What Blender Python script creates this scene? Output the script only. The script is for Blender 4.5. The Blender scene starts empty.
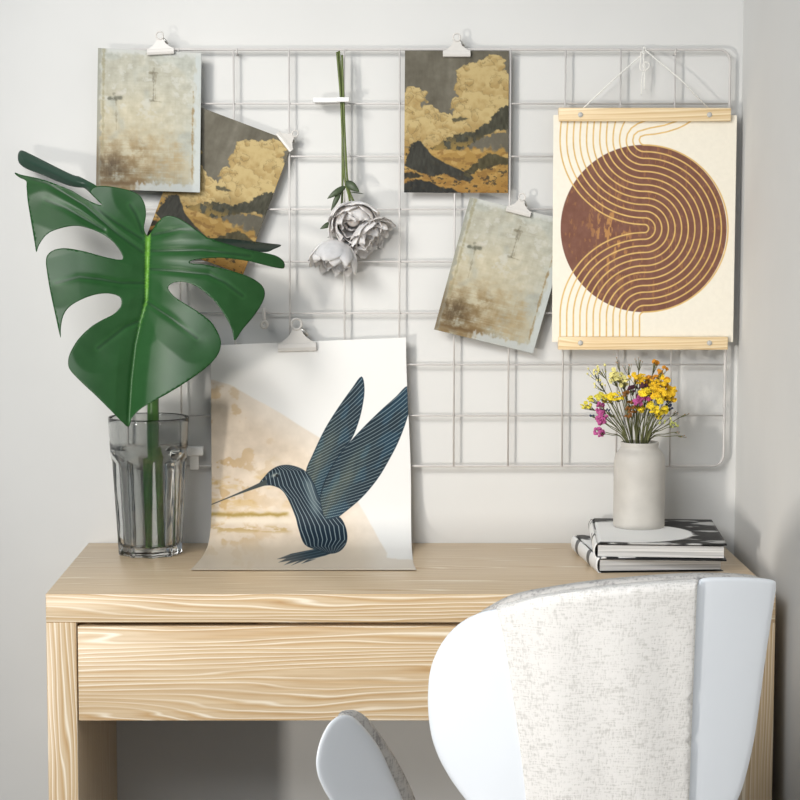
import bpy, bmesh, math, random
import numpy as np
from mathutils import Vector, Matrix, Euler
from mathutils.geometry import delaunay_2d_cdt

S = bpy.context.scene
COL = S.collection
PI = math.pi

# ------------------------------------------------------------------ camera
FPX, CX = 2000.0, 365.0
PITCH = math.atan(186.0 / FPX)
CAM = Vector((0.0, -3.01, 1.327))
cd = bpy.data.cameras.new('camera')
cd.sensor_width = 36.0
cd.lens = FPX * 36.0 / 800.0
cd.shift_x = (400.0 - CX) / 800.0
cd.clip_start = 0.05
co = bpy.data.objects.new('camera', cd)
COL.objects.link(co)
co.location = CAM
co.rotation_euler = (PI / 2 - PITCH, 0, 0)
S.camera = co

# ------------------------------------------------------------------ light
S.view_settings.view_transform = 'Standard'
S.view_settings.look = 'None'
S.view_settings.gamma = 1.0
S.view_settings.exposure = 0.0
S.view_settings.use_curve_mapping = False
S.cycles.use_denoising = True

W = bpy.data.worlds.new('daylight')
S.world = W
W.use_nodes = True
bg = W.node_tree.nodes['Background']
bg.inputs[0].default_value = (0.74, 0.87, 1.0, 1)
bg.inputs[1].default_value = 0.27

WALL_Y = 0.475


def ray(u, v):
    a = (u - CX) / FPX
    b = (400.0 - v) / FPX
    c, s = math.cos(PITCH), math.sin(PITCH)
    return Vector((a, c + b * s, -s + b * c))


def P(u, v, Y):
    """point of the plane y = Y seen at pixel (u, v)"""
    d = ray(u, v)
    return CAM + d * ((Y - CAM.y) / d.y)


def PZ(u, v, Z):
    d = ray(u, v)
    return CAM + d * ((Z - CAM.z) / d.z)


def PNP(u, v, Y):
    u = np.asarray(u, float); v = np.asarray(v, float); Y = np.asarray(Y, float)
    a = (u - CX) / FPX
    b = (400.0 - v) / FPX
    c, s = math.cos(PITCH), math.sin(PITCH)
    dy = c + b * s
    t = (Y - CAM.y) / dy
    return np.stack([CAM.x + a * t, CAM.y + dy * t, CAM.z + (-s + b * c) * t], -1)


KEY_DIR = Vector((-0.66, -1.0, 0.58)).normalized()
tgt = P(292, 232, WALL_Y)
ld = bpy.data.lights.new('window_key', 'SPOT')
ld.energy = 220
ld.color = (1.0, 0.965, 0.91)
ld.spot_size = math.radians(31)
ld.spot_blend = 1.0
ld.shadow_soft_size = 0.40
lo = bpy.data.objects.new('window_key', ld)
COL.objects.link(lo)
lo.location = tgt + KEY_DIR * 3.0
lo.rotation_euler = (-KEY_DIR).to_track_quat('-Z', 'Y').to_euler()

ad = bpy.data.lights.new('window_low', 'AREA')
ad.energy = 7.5
ad.spread = math.radians(66)
ad.color = (1.0, 0.95, 0.88)
ad.shape = 'RECTANGLE'
ad.size, ad.size_y = 0.14, 0.3
ao = bpy.data.objects.new('window_low', ad)
COL.objects.link(ao)
ao.location = (-1.95, -2.4, 0.62)
ao.rotation_euler = (Vector((0.62, 0.1, 0.85)) - Vector(ao.location)).to_track_quat('-Z', 'Y').to_euler()

fd = bpy.data.lights.new('window_front', 'AREA')
fd.energy = 67
fd.color = (0.97, 0.985, 1.0)
fd.shape = 'RECTANGLE'
fd.size, fd.size_y = 1.7, 1.2
fo = bpy.data.objects.new('window_front', fd)
COL.objects.link(fo)
fo.location = (-1.2, -2.7, 2.45)
fo.rotation_euler = (Vector((0.0, 0.4, 1.05)) - Vector(fo.location)).to_track_quat('-Z', 'Y').to_euler()

# ------------------------------------------------------------------ helpers
def lin(c):
    out = []
    for x in c[:3]:
        x = x / 255.0
        out.append(x / 12.92 if x <= 0.04045 else ((x + 0.055) / 1.055) ** 2.4)
    return tuple(out) + (1.0,)


def lin_np(a):
    a = np.clip(np.asarray(a, float), 0, 255) / 255.0
    return np.where(a <= 0.04045, a / 12.92, ((a + 0.055) / 1.055) ** 2.4)


def tag(o, label=None, cat=None, group=None, kind=None):
    if label: o['label'] = label
    if cat: o['category'] = cat
    if group: o['group'] = group
    if kind: o['kind'] = kind
    return o


def thing(name, label, cat, loc=(0, 0, 0), rot=(0, 0, 0), group=None):
    o = bpy.data.objects.new(name, None)
    COL.objects.link(o)
    o.empty_display_size = 0.03
    o.location = loc
    o.rotation_euler = rot
    return tag(o, label, cat, group)


def link(name, me, mat=None, parent=None, world=True, smooth=True):
    """mesh built in world coordinates; under a parent it is made local"""
    o = bpy.data.objects.new(name, me)
    COL.objects.link(o)
    if mat: me.materials.append(mat)
    if smooth and len(me.polygons):
        me.polygons.foreach_set('use_smooth', [True] * len(me.polygons))
    if parent is not None:
        o.parent = parent
        if world:
            root = parent
            M = Matrix.Identity(4)
            while root is not None:
                M = root.matrix_basis @ M
                root = root.parent
            me.transform(M.inverted())
    return o


def from_bm(name, bm, mat=None, parent=None, world=True, smooth=True):
    bmesh.ops.recalc_face_normals(bm, faces=bm.faces)
    me = bpy.data.meshes.new(name)
    bm.to_mesh(me)
    bm.free()
    return link(name, me, mat, parent, world, smooth)


def shift_origin(o):
    """put a top-level mesh's origin at its base centre"""
    me = o.data
    n = len(me.vertices)
    co_ = np.empty(n * 3); me.vertices.foreach_get('co', co_)
    co_ = co_.reshape(-1, 3)
    c = (co_.min(0) + co_.max(0)) / 2
    c[2] = co_[:, 2].min()
    me.transform(Matrix.Translation(-Vector(c)))
    o.location = Vector(o.location) + Vector(c)
    return o


def dup(root, group=None, label=None):
    r = root.copy(); COL.objects.link(r)
    if label: r['label'] = label
    if group: r['group'] = group
    for ch in list(root.children):
        c = ch.copy(); COL.objects.link(c); c.parent = r
        for g in list(ch.children):
            d = g.copy(); COL.objects.link(d); d.parent = c
    return r


def bev(o, w, seg=3):
    m = o.modifiers.new('bevel', 'BEVEL')
    m.width = w; m.segments = seg; m.limit_method = 'ANGLE'
    m.angle_limit = math.radians(40)
    m.harden_normals = False
    return o


def box_bm(bm, lo_, hi_, M=None):
    r = bmesh.ops.create_cube(bm, size=1.0)
    s = Matrix.Diagonal((hi_[0] - lo_[0], hi_[1] - lo_[1], hi_[2] - lo_[2], 1))
    t = Matrix.Translation(((hi_[0] + lo_[0]) / 2, (hi_[1] + lo_[1]) / 2, (hi_[2] + lo_[2]) / 2))
    X = t @ s
    if M is not None: X = M @ X
    bmesh.ops.transform(bm, matrix=X, verts=r['verts'])
    return r['verts']


def box(name, lo_, hi_, mat, parent=None, bevel=0.0, seg=3, world=True):
    bm = bmesh.new()
    box_bm(bm, lo_, hi_)
    o = from_bm(name, bm, mat, parent, world, smooth=bevel > 0)
    if bevel: bev(o, bevel, seg)
    return o


def tube_bm(bm, pts, rad, n=8, cap=True, closed=False):
    pts = [Vector(p) for p in pts]
    k = len(pts)
    if not hasattr(rad, '__len__'): rad = [rad] * k
    rings = []
    nrm = None
    for i, p in enumerate(pts):
        if closed:
            d = pts[(i + 1) % k] - pts[i - 1]
        else:
            d = pts[min(i + 1, k - 1)] - pts[max(i - 1, 0)]
        d.normalize()
        if nrm is None:
            nrm = d.orthogonal().normalized()
        else:
            nrm = nrm - d * nrm.dot(d)
            if nrm.length < 1e-6: nrm = d.orthogonal()
            nrm.normalize()
        b = d.cross(nrm)
        rings.append([bm.verts.new(p + (nrm * math.cos(2 * PI * j / n) + b * math.sin(2 * PI * j / n)) * rad[i]) for j in range(n)])
    for i in range(k if closed else k - 1):
        A, B = rings[i], rings[(i + 1) % k]
        for j in range(n):
            bm.faces.new((A[j], A[(j + 1) % n], B[(j + 1) % n], B[j]))
    if cap and not closed:
        bm.faces.new(rings[0]); bm.faces.new(list(reversed(rings[-1])))


def tube(name, pts, rad, mat, parent=None, n=8, closed=False, world=True):
    bm = bmesh.new()
    tube_bm(bm, pts, rad, n, closed=closed)
    return from_bm(name, bm, mat, parent, world)


def spline(pts, sub=6, closed=False):
    """Catmull-Rom through points of any dimension"""
    p = np.asarray(pts, float)
    n = len(p)
    out = []
    for i in range(n if closed else n - 1):
        if closed:
            a, b, c, d = p[i - 1], p[i], p[(i + 1) % n], p[(i + 2) % n]
        else:
            a, b, c, d = p[max(i - 1, 0)], p[i], p[i + 1], p[min(i + 2, n - 1)]
        for k in range(sub):
            t = k / sub
            out.append(0.5 * (2 * b + (c - a) * t + (2 * a - 5 * b + 4 * c - d) * t * t + (3 * b - a - 3 * c + d) * t ** 3))
    if not closed: out.append(p[-1])
    return np.array(out)


def lathe_bm(bm, prof, n=64, center=(0, 0, 0), cap0=True, cap1=True):
    c = Vector(center)
    rings = []
    for r, z in prof:
        rings.append([bm.verts.new(c + Vector((r * math.cos(2 * PI * j / n), r * math.sin(2 * PI * j / n), z))) for j in range(n)])
    for A, B in zip(rings, rings[1:]):
        for j in range(n):
            bm.faces.new((A[j], A[(j + 1) % n], B[(j + 1) % n], B[j]))
    if cap0: bm.faces.new(list(reversed(rings[0])))
    if cap1: bm.faces.new(rings[-1])


def seg_dist(X, Y, poly):
    """distance of grid points from an open polyline"""
    best = np.full(np.shape(X), 1e9)
    for (x0, y0), (x1, y1) in zip(poly[:-1], poly[1:]):
        dx, dy = x1 - x0, y1 - y0
        L = dx * dx + dy * dy + 1e-12
        t = np.clip(((X - x0) * dx + (Y - y0) * dy) / L, 0, 1)
        best = np.minimum(best, np.hypot(X - x0 - t * dx, Y - y0 - t * dy))
    return best


def inside(X, Y, poly):
    poly = np.asarray(poly, float)
    r = np.zeros(np.shape(X), bool)
    x1, y1 = poly[-1]
    for x0, y0 in poly:
        if y0 != y1:
            c = ((Y < y0) != (Y < y1)) & (X < (x1 - x0) * (Y - y0) / (y1 - y0) + x0)
            r ^= c
        x1, y1 = x0, y0
    return r


def sdf(X, Y, poly):
    poly = list(map(tuple, poly))
    d = seg_dist(X, Y, poly + [poly[0]])
    return np.where(inside(X, Y, poly), -d, d)


def hash2(ix, iy, seed):
    h = (ix.astype(np.int64) * 374761393 + iy.astype(np.int64) * 668265263 + seed * 1274126177) & 0x7fffffff
    h = ((h ^ (h >> 13)) * 1274126177) & 0x7fffffff
    h = h ^ (h >> 16)
    return (h & 0xffff) / 65535.0


def vnoise(x, y, seed=0):
    ix = np.floor(x); iy = np.floor(y)
    fx = x - ix; fy = y - iy
    fx = fx * fx * (3 - 2 * fx); fy = fy * fy * (3 - 2 * fy)
    a = hash2(ix, iy, seed); b = hash2(ix + 1, iy, seed)
    c = hash2(ix, iy + 1, seed); d = hash2(ix + 1, iy + 1, seed)
    return (a * (1 - fx) + b * fx) * (1 - fy) + (c * (1 - fx) + d * fx) * fy


def fbm(x, y, oct_=4, seed=0, gain=0.5):
    s = np.zeros(np.shape(x)); a = 1.0; t = 0.0
    for i in range(oct_):
        s = s + a * vnoise(x * 2 ** i + 17.3 * i, y * 2 ** i - 9.1 * i, seed + i)
        t += a; a *= gain
    return s / t


def sstep(a, b, x):
    t = np.clip((x - a) / (b - a), 0, 1)
    return t * t * (3 - 2 * t)


def blend(col, c, m):
    m = np.clip(m, 0, 1)[..., None]
    return col * (1 - m) + np.asarray(c, float) * m


# ------------------------------------------------------------------ materials
def new_mat(name):
    m = bpy.data.materials.new(name)
    m.use_nodes = True
    return m, m.node_tree.nodes, m.node_tree.links, m.node_tree.nodes['Principled BSDF']


def plain(name, c, rough=0.5, metal=0.0, spec=0.5, noise=0.0, nscale=40.0, bump=0.0):
    m, N, L, b = new_mat(name)
    b.inputs['Base Color'].default_value = lin(c)
    b.inputs['Roughness'].default_value = rough
    b.inputs['Metallic'].default_value = metal
    b.inputs['Specular IOR Level'].default_value = spec
    if noise or bump:
        tc = N.new('ShaderNodeTexCoord')
        nz = N.new('ShaderNodeTexNoise')
        nz.inputs['Scale'].default_value = nscale
        nz.inputs['Detail'].default_value = 5
        L.new(tc.outputs['Object'], nz.inputs['Vector'])
        if noise:
            r = N.new('ShaderNodeValToRGB')
            c0 = lin([x * (1 - noise) for x in c]); c1 = lin([min(255, x * (1 + noise)) for x in c])
            r.color_ramp.elements[0].color = c0; r.color_ramp.elements[1].color = c1
            r.color_ramp.elements[0].position = 0.3; r.color_ramp.elements[1].position = 0.7
            L.new(nz.outputs['Fac'], r.inputs['Fac'])
            L.new(r.outputs['Color'], b.inputs['Base Color'])
        if bump:
            bp = N.new('ShaderNodeBump')
            bp.inputs['Strength'].default_value = bump
            bp.inputs['Distance'].default_value = 0.002
            L.new(nz.outputs['Fac'], bp.inputs['Height'])
            L.new(bp.outputs['Normal'], b.inputs['Normal'])
    return m


def painted(name, rough=0.6, spec=0.3, fiber=0.0, trans=0.0):
    m, N, L, b = new_mat(name)
    a = N.new('ShaderNodeAttribute')
    a.attribute_name = 'print'
    src = a.outputs['Color']
    if fiber:
        tc = N.new('ShaderNodeTexCoord')
        nz = N.new('ShaderNodeTexNoise'); nz.inputs['Scale'].default_value = 900
        L.new(tc.outputs['Object'], nz.inputs['Vector'])
        mx = N.new('ShaderNodeMix'); mx.data_type = 'RGBA'; mx.blend_type = 'OVERLAY'
        mx.inputs['Factor'].default_value = fiber
        L.new(src, mx.inputs[6]); L.new(nz.outputs['Color'], mx.inputs[7])
        src = mx.outputs[2]
    L.new(src, b.inputs['Base Color'])
    b.inputs['Roughness'].default_value = rough
    b.inputs['Specular IOR Level'].default_value = spec
    return m


def wood(name, axis='X', dark=(192, 158, 114), mid=(207, 183, 149), pale=(235, 222, 200), rings=9.0, rough=0.34, off=0.0):
    m, N, L, b = new_mat(name)
    tc = N.new('ShaderNodeTexCoord')
    mp = N.new('ShaderNodeMapping')
    lo_, hi_ = 1.5, 16.0
    mp.inputs['Scale'].default_value = (lo_, hi_, hi_) if axis == 'X' else (hi_, hi_, lo_)
    mp.inputs['Location'].default_value = (off, off * 0.7, off * 1.3)
    L.new(tc.outputs['Object'], mp.inputs['Vector'])
    n1 = N.new('ShaderNodeTexNoise')
    n1.inputs['Scale'].default_value = 1.0; n1.inputs['Detail'].default_value = 2.5
    n1.inputs['Roughness'].default_value = 0.45; n1.inputs['Distortion'].default_value = 0.35
    L.new(mp.outputs[0], n1.inputs['Vector'])
    mu = N.new('ShaderNodeMath'); mu.operation = 'MULTIPLY'; mu.inputs[1].default_value = rings
    L.new(n1.outputs['Fac'], mu.inputs[0])
    fr = N.new('ShaderNodeMath'); fr.operation = 'FRACT'
    sx = N.new('ShaderNodeSeparateXYZ')
    L.new(tc.outputs['Object'], sx.inputs[0])
    sm_ = N.new('ShaderNodeMath'); sm_.operation = 'ADD'
    L.new(sx.outputs['Y'], sm_.inputs[0]); L.new(sx.outputs['Z' if axis == 'X' else 'X'], sm_.inputs[1])
    st2 = N.new('ShaderNodeMath'); st2.operation = 'MULTIPLY_ADD'; st2.inputs[1].default_value = 115.0
    L.new(sm_.outputs[0], st2.inputs[0]); L.new(mu.outputs[0], st2.inputs[2])
    L.new(st2.outputs[0], fr.inputs[0])
    r = N.new('ShaderNodeValToRGB')
    e = r.color_ramp.elements
    e[0].position = 0.0; e[0].color = lin(mid)
    e[1].position = 1.0; e[1].color = lin(mid)
    for p, c in ((0.25, mid), (0.58, dark), (0.72, mid), (0.83, pale), (0.88, pale)):
        x = e.new(p); x.color = lin(c)
    L.new(fr.outputs[0], r.inputs['Fac'])
    # broad tone and fine fibres
    mp2 = N.new('ShaderNodeMapping')
    mp2.inputs['Scale'].default_value = (7, 240, 240) if axis == 'X' else (240, 240, 7)
    L.new(tc.outputs['Object'], mp2.inputs['Vector'])
    n2 = N.new('ShaderNodeTexNoise'); n2.inputs['Scale'].default_value = 1.0; n2.inputs['Detail'].default_value = 3
    L.new(mp2.outputs[0], n2.inputs['Vector'])
    mp3 = N.new('ShaderNodeMapping')
    mp3.inputs['Scale'].default_value = (2.0, 24, 24) if axis == 'X' else (24, 24, 2.0)
    L.new(tc.outputs['Object'], mp3.inputs['Vector'])
    n3 = N.new('ShaderNodeTexNoise'); n3.inputs['Scale'].default_value = 1.0; n3.inputs['Detail'].default_value = 2
    L.new(mp3.outputs[0], n3.inputs['Vector'])
    rf = N.new('ShaderNodeMapRange'); rf.inputs[1].default_value = 0.28; rf.inputs[2].default_value = 0.52
    L.new(n3.outputs['Fac'], rf.inputs[0])
    base = N.new('ShaderNodeMix'); base.data_type = 'RGBA'
    L.new(rf.outputs[0], base.inputs['Factor'])
    base.inputs[6].default_value = lin(mid)
    L.new(r.outputs['Color'], base.inputs[7])
    mx = N.new('ShaderNodeMix'); mx.data_type = 'RGBA'; mx.blend_type = 'SOFT_LIGHT'
    mx.inputs['Factor'].default_value = 0.55
    L.new(base.outputs[2], mx.inputs[6]); L.new(n2.outputs['Fac'], mx.inputs[7])
    L.new(mx.outputs[2], b.inputs['Base Color'])
    b.inputs['Roughness'].default_value = rough
    b.inputs['Specular IOR Level'].default_value = 0.4
    bp = N.new('ShaderNodeBump'); bp.inputs['Strength'].default_value = 0.08; bp.inputs['Distance'].default_value = 0.001
    L.new(n2.outputs['Fac'], bp.inputs['Height']); L.new(bp.outputs['Normal'], b.inputs['Normal'])
    return m


def woven(name, c0, c1, scale=260.0):
    m, N, L, b = new_mat(name)
    tc = N.new('ShaderNodeTexCoord')
    outs = []
    for sc in ((scale, scale, scale * 0.16), (scale * 0.16, scale * 0.3, scale * 1.1)):
        mp = N.new('ShaderNodeMapping'); mp.inputs['Scale'].default_value = sc
        L.new(tc.outputs['Object'], mp.inputs['Vector'])
        nz = N.new('ShaderNodeTexNoise'); nz.inputs['Scale'].default_value = 1.0; nz.inputs['Detail'].default_value = 2
        L.new(mp.outputs[0], nz.inputs['Vector'])
        outs.append(nz.outputs['Fac'])
    big = N.new('ShaderNodeTexNoise'); big.inputs['Scale'].default_value = 30; big.inputs['Detail'].default_value = 3
    L.new(tc.outputs['Object'], big.inputs['Vector'])
    ad_ = N.new('ShaderNodeMath'); ad_.operation = 'ADD'
    L.new(outs[0], ad_.inputs[0]); L.new(outs[1], ad_.inputs[1])
    ad2 = N.new('ShaderNodeMath'); ad2.operation = 'MULTIPLY_ADD'; ad2.inputs[1].default_value = 0.45
    L.new(ad_.outputs[0], ad2.inputs[2]); L.new(big.outputs['Fac'], ad2.inputs[0])
    mr = N.new('ShaderNodeMapRange'); mr.inputs[1].default_value = 0.95; mr.inputs[2].default_value = 1.45
    L.new(ad2.outputs[0], mr.inputs[0])
    r = N.new('ShaderNodeValToRGB')
    r.color_ramp.elements[0].color = lin(c0); r.color_ramp.elements[1].color = lin(c1)
    r.color_ramp.elements[1].position = 0.6
    L.new(mr.outputs[0], r.inputs['Fac']); L.new(r.outputs['Color'], b.inputs['Base Color'])
    b.inputs['Roughness'].default_value = 0.95
    b.inputs['Specular IOR Level'].default_value = 0.1
    bp = N.new('ShaderNodeBump'); bp.inputs['Strength'].default_value = 0.28; bp.inputs['Distance'].default_value = 0.0015
    L.new(ad_.outputs[0], bp.inputs['Height']); L.new(bp.outputs['Normal'], b.inputs['Normal'])
    return m


def glass(name, col, rough=0.0, ior=1.5):
    m, N, L, b = new_mat(name)
    b.inputs['Base Color'].default_value = col
    b.inputs['Roughness'].default_value = rough
    b.inputs['IOR'].default_value = ior
    b.inputs['Transmission Weight'].default_value = 1.0
    return m


M_WALL = plain('wall_paint', (209, 208, 205), 0.85, spec=0.2, noise=0.008, nscale=6, bump=0.05)
M_FLOOR = wood('floor_boards', 'X', (84, 86, 88), (98, 101, 104), (112, 115, 118), rings=14)
M_WOOD_X = wood('limed_ash_lengthwise', 'X')
M_WOOD_DR = wood('limed_ash_drawer', 'X', off=3.7)
M_WOOD_Z = wood('limed_ash_upright', 'Z', off=1.9, rings=8)
M_RAIL = wood('pale_pine', 'X', (208, 178, 132), (226, 201, 160), (236, 216, 180), rings=9, off=5.1)
M_WIRE = plain('white_coated_wire', (196, 192, 188), 0.35, noise=0.02)
M_WHITE = plain('white_plastic', (232, 231, 228), 0.4, noise=0.01)
M_CLIP = plain('white_painted_metal', (206, 202, 196), 0.32, noise=0.015)
M_STEEL = plain('brushed_steel', (190, 188, 182), 0.3, metal=0.9, noise=0.03)
M_CAP = plain('pale_grey_cap', (188, 186, 180), 0.5, noise=0.02)
M_STRING = plain('white_cord', (226, 224, 218), 0.8, noise=0.05, nscale=600)
M_PAINT = painted('printed_paper', 0.55, 0.3)
M_POSTER = painted('printed_poster', 0.6, 0.25)
M_SHELL = plain('white_satin_shell', (228, 232, 237), 0.38, spec=0.5, noise=0.006, nscale=8)
M_FAB = woven('grey_woven_fabric', (152, 149, 147), (194, 191, 187))
M_BAND = woven('pale_woven_fabric', (207, 204, 199), (234, 231, 227), 480)
M_VASE = plain('matte_grey_ceramic', (184, 180, 173), 0.55, noise=0.03, nscale=30, bump=0.1)
M_STEM = plain('green_stem', (86, 98, 46), 0.5, noise=0.12, nscale=60)
M_PETIOLE = plain('monstera_stalk', (70, 118, 48), 0.4, noise=0.15, nscale=25)
M_PLEAF = plain('peony_leaf', (62, 74, 50), 0.5, noise=0.12, nscale=80)
M_PETAL = plain('grey_petal', (220, 214, 210), 0.75, spec=0.12, noise=0.05, nscale=70)
_b = M_PETAL.node_tree.nodes['Principled BSDF']
_b.inputs['Subsurface Weight'].default_value = 0.7
_b.inputs['Subsurface Radius'].default_value = (0.02, 0.018, 0.016)
_b.inputs['Subsurface Scale'].default_value = 0.3
M_GLASS = glass('smoked_glass', (0.74, 0.75, 0.74, 1))
M_WATER = glass('clear_water', (0.93, 0.95, 0.95, 1), 0.0, 1.33)
M_DRY = plain('dried_stalk', (88, 90, 54), 0.8, noise=0.2, nscale=90)


# ------------------------------------------------------------------ the setting
XR = P(742.5, 60, WALL_Y).x            # right wall
deskz = 0.75
XL = P(45.5, 594, 0).x
XD = P(776, 594, 0).x
TB = P(46, 622.6, 0).z
DY = PZ(88, 543, deskz).y

def struct(name, o):
    o['kind'] = 'structure'
    return o

struct('wall_back', box('wall_back', (-3.2, WALL_Y, 0), (XR + 0.1, WALL_Y + 0.1, 2.7), M_WALL))
struct('wall_right', box('wall_right', (XR, -3.6, 0), (XR + 0.1, WALL_Y, 2.7), M_WALL))
struct('floor', box('floor', (-3.2, -3.6, -0.06), (XR, WALL_Y, 0), M_FLOOR))
for nm, lo_, hi_ in (('baseboard_back', (-3.2, WALL_Y - 0.008, 0), (XR, WALL_Y, 0.07)), ('baseboard_right', (XR - 0.008, -3.6, 0), (XR, WALL_Y - 0.008, 0.07))):
    struct(nm, box(nm, lo_, hi_, M_WHITE))

# ------------------------------------------------------------------ desk
desk = thing('desk', 'pale limed wood desk with one wide handleless drawer, against the wall', 'desk', ((XL + XD) / 2, DY / 2, 0))
box('desktop', (XL, 0, TB), (XD, DY, deskz), M_WOOD_X, desk, 0.0012, 2)
xi0 = P(76.6, 660, 0).x
xi1 = XD - (xi0 - XL)
box('side_panel', (XL, 0, 0), (xi0, DY, TB), M_WOOD_Z, desk, 0.0012, 2)
box('side_panel', (xi1, 0, 0), (XD, DY, TB), M_WOOD_Z, desk, 0.0012, 2)
dz1, dz0 = P(400, 626.6, 0).z, P(400, 721, 0).z
box('drawer', (xi0 + 0.0018, 0.002, dz0), (xi1 - 0.0025, DY - 0.012, dz1), M_WOOD_DR, desk, 0.001, 2)

# ------------------------------------------------------------------ wire grid
GY = 0.457
RW = 0.0016
vx = [125 + 54.75 * i for i in range(12)]
hz_ = [49.5, 103.6, 156.4, 209.3, 261.6, 313.2, 364.6, 415.6, 466]
gx = [P(u - (u - 365) * 0.0, 250, GY).x for u in [125, 180, 234.7, 289.6, 344.4, 399.4, 454.4, 509.2, 563.8, 618.5, 672.6, 727]]
gz = [P(400, v, GY).z for v in hz_]
grid = thing('wire_grid_panel', 'white metal wire grid memo panel hung on the wall above the desk', 'wire grid', ((gx[0] + gx[-1]) / 2, GY, gz[-1]))
rc = 0.020
fr_pts = []
x0, x1, z0, z1 = gx[0], gx[-1], gz[-1], gz[0]
for cx_, cz_, a0 in ((x1 - rc, z1 - rc, 0), (x0 + rc, z1 - rc, 90), (x0 + rc, z0 + rc, 180), (x1 - rc, z0 + rc, 270)):
    for k in range(9):
        a = math.radians(a0 + 90 * k / 8)
        fr_pts.append((cx_ + rc * math.cos(a), GY, cz_ + rc * math.sin(a)))
tube('frame', fr_pts, 0.0024, M_WIRE, grid, 10, closed=True)
for x in gx[1:-1]:
    tube('wire', [(x, GY - 0.0015, z0), (x, GY - 0.0015, z1)], RW, M_WIRE, grid, 8)
for z in gz[1:-1]:
    tube('wire', [(x0, GY + 0.0012, z), (x1, GY + 0.0012, z)], RW, M_WIRE, grid, 8)
for u, v in ((234.7, 46), (673, 46)):      # the brackets that hold it off the wall
    p = P(u, 51, GY)
    tube('wall_hook', [(p.x + 0.004, GY - 0.003, p.z + 0.004), (p.x + 0.004, GY - 0.003, p.z - 0.004), (p.x + 0.004, WALL_Y - 0.0005, p.z - 0.006)], 0.0014, M_WIRE, grid, 8)


# ------------------------------------------------------------------ printed sheets
def sheet(name, corners, depthf, paint, nx, ny, mat, label, cat, thick=0.0006, parent=None, px_fn=None, group=None):
    """corners TL,TR,BR,BL in pixels; depthf(s,t) gives the distance; paint(px,py,s,t) -> sRGB"""
    s, t = np.meshgrid(np.linspace(0, 1, nx), np.linspace(0, 1, ny))
    c = np.asarray(corners, float)
    px = (c[0, 0] * (1 - s) + c[1, 0] * s) * (1 - t) + (c[3, 0] * (1 - s) + c[2, 0] * s) * t
    py = (c[0, 1] * (1 - s) + c[1, 1] * s) * (1 - t) + (c[3, 1] * (1 - s) + c[2, 1] * s) * t
    pos = PNP(px, py, depthf(s, t)) if px_fn is None else px_fn(s, t)
    if px_fn is not None:
        px, py = project(pos)
    col = paint(px, py, s, t)
    return grid_mesh(name, pos, col, mat, label, cat, thick, parent, group)


def project(pos):
    d = pos - np.array(CAM)
    c, s_ = math.cos(PITCH), math.sin(PITCH)
    dep = d[..., 1] * c - d[..., 2] * s_
    up = d[..., 1] * s_ + d[..., 2] * c
    return CX + FPX * d[..., 0] / dep, 400 - FPX * up / dep


def grid_mesh(name, pos, col, mat, label=None, cat=None, thick=0.0006, parent=None, group=None):
    ny, nx = pos.shape[:2]
    n = nx * ny
    me = bpy.data.meshes.new(name)
    idx = np.arange(n).reshape(ny, nx)
    q = np.stack([idx[:-1, :-1], idx[1:, :-1], idx[1:, 1:], idx[:-1, 1:]], -1).reshape(-1, 4)
    me.vertices.add(n)
    me.vertices.foreach_set('co', pos.reshape(-1).astype(np.float32))
    me.loops.add(q.size)
    me.loops.foreach_set('vertex_index', q.reshape(-1).astype(np.int32))
    me.polygons.add(len(q))
    me.polygons.foreach_set('loop_start', np.arange(0, q.size, 4, dtype=np.int32))
    me.polygons.foreach_set('loop_total', np.full(len(q), 4, np.int32))
    me.update(calc_edges=True)
    at = me.color_attributes.new('print', 'FLOAT_COLOR', 'POINT')
    rgba = np.ones((n, 4), np.float32)
    rgba[:, :3] = lin_np(col.reshape(-1, 3))
    at.data.foreach_set('color', rgba.reshape(-1))
    o = link(name, me, mat, parent)
    if thick:
        m = o.modifiers.new('thickness', 'SOLIDIFY')
        m.thickness = thick; m.offset = -1
    if label:
        tag(o, label, cat, group)
        shift_origin(o)
    return o


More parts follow.
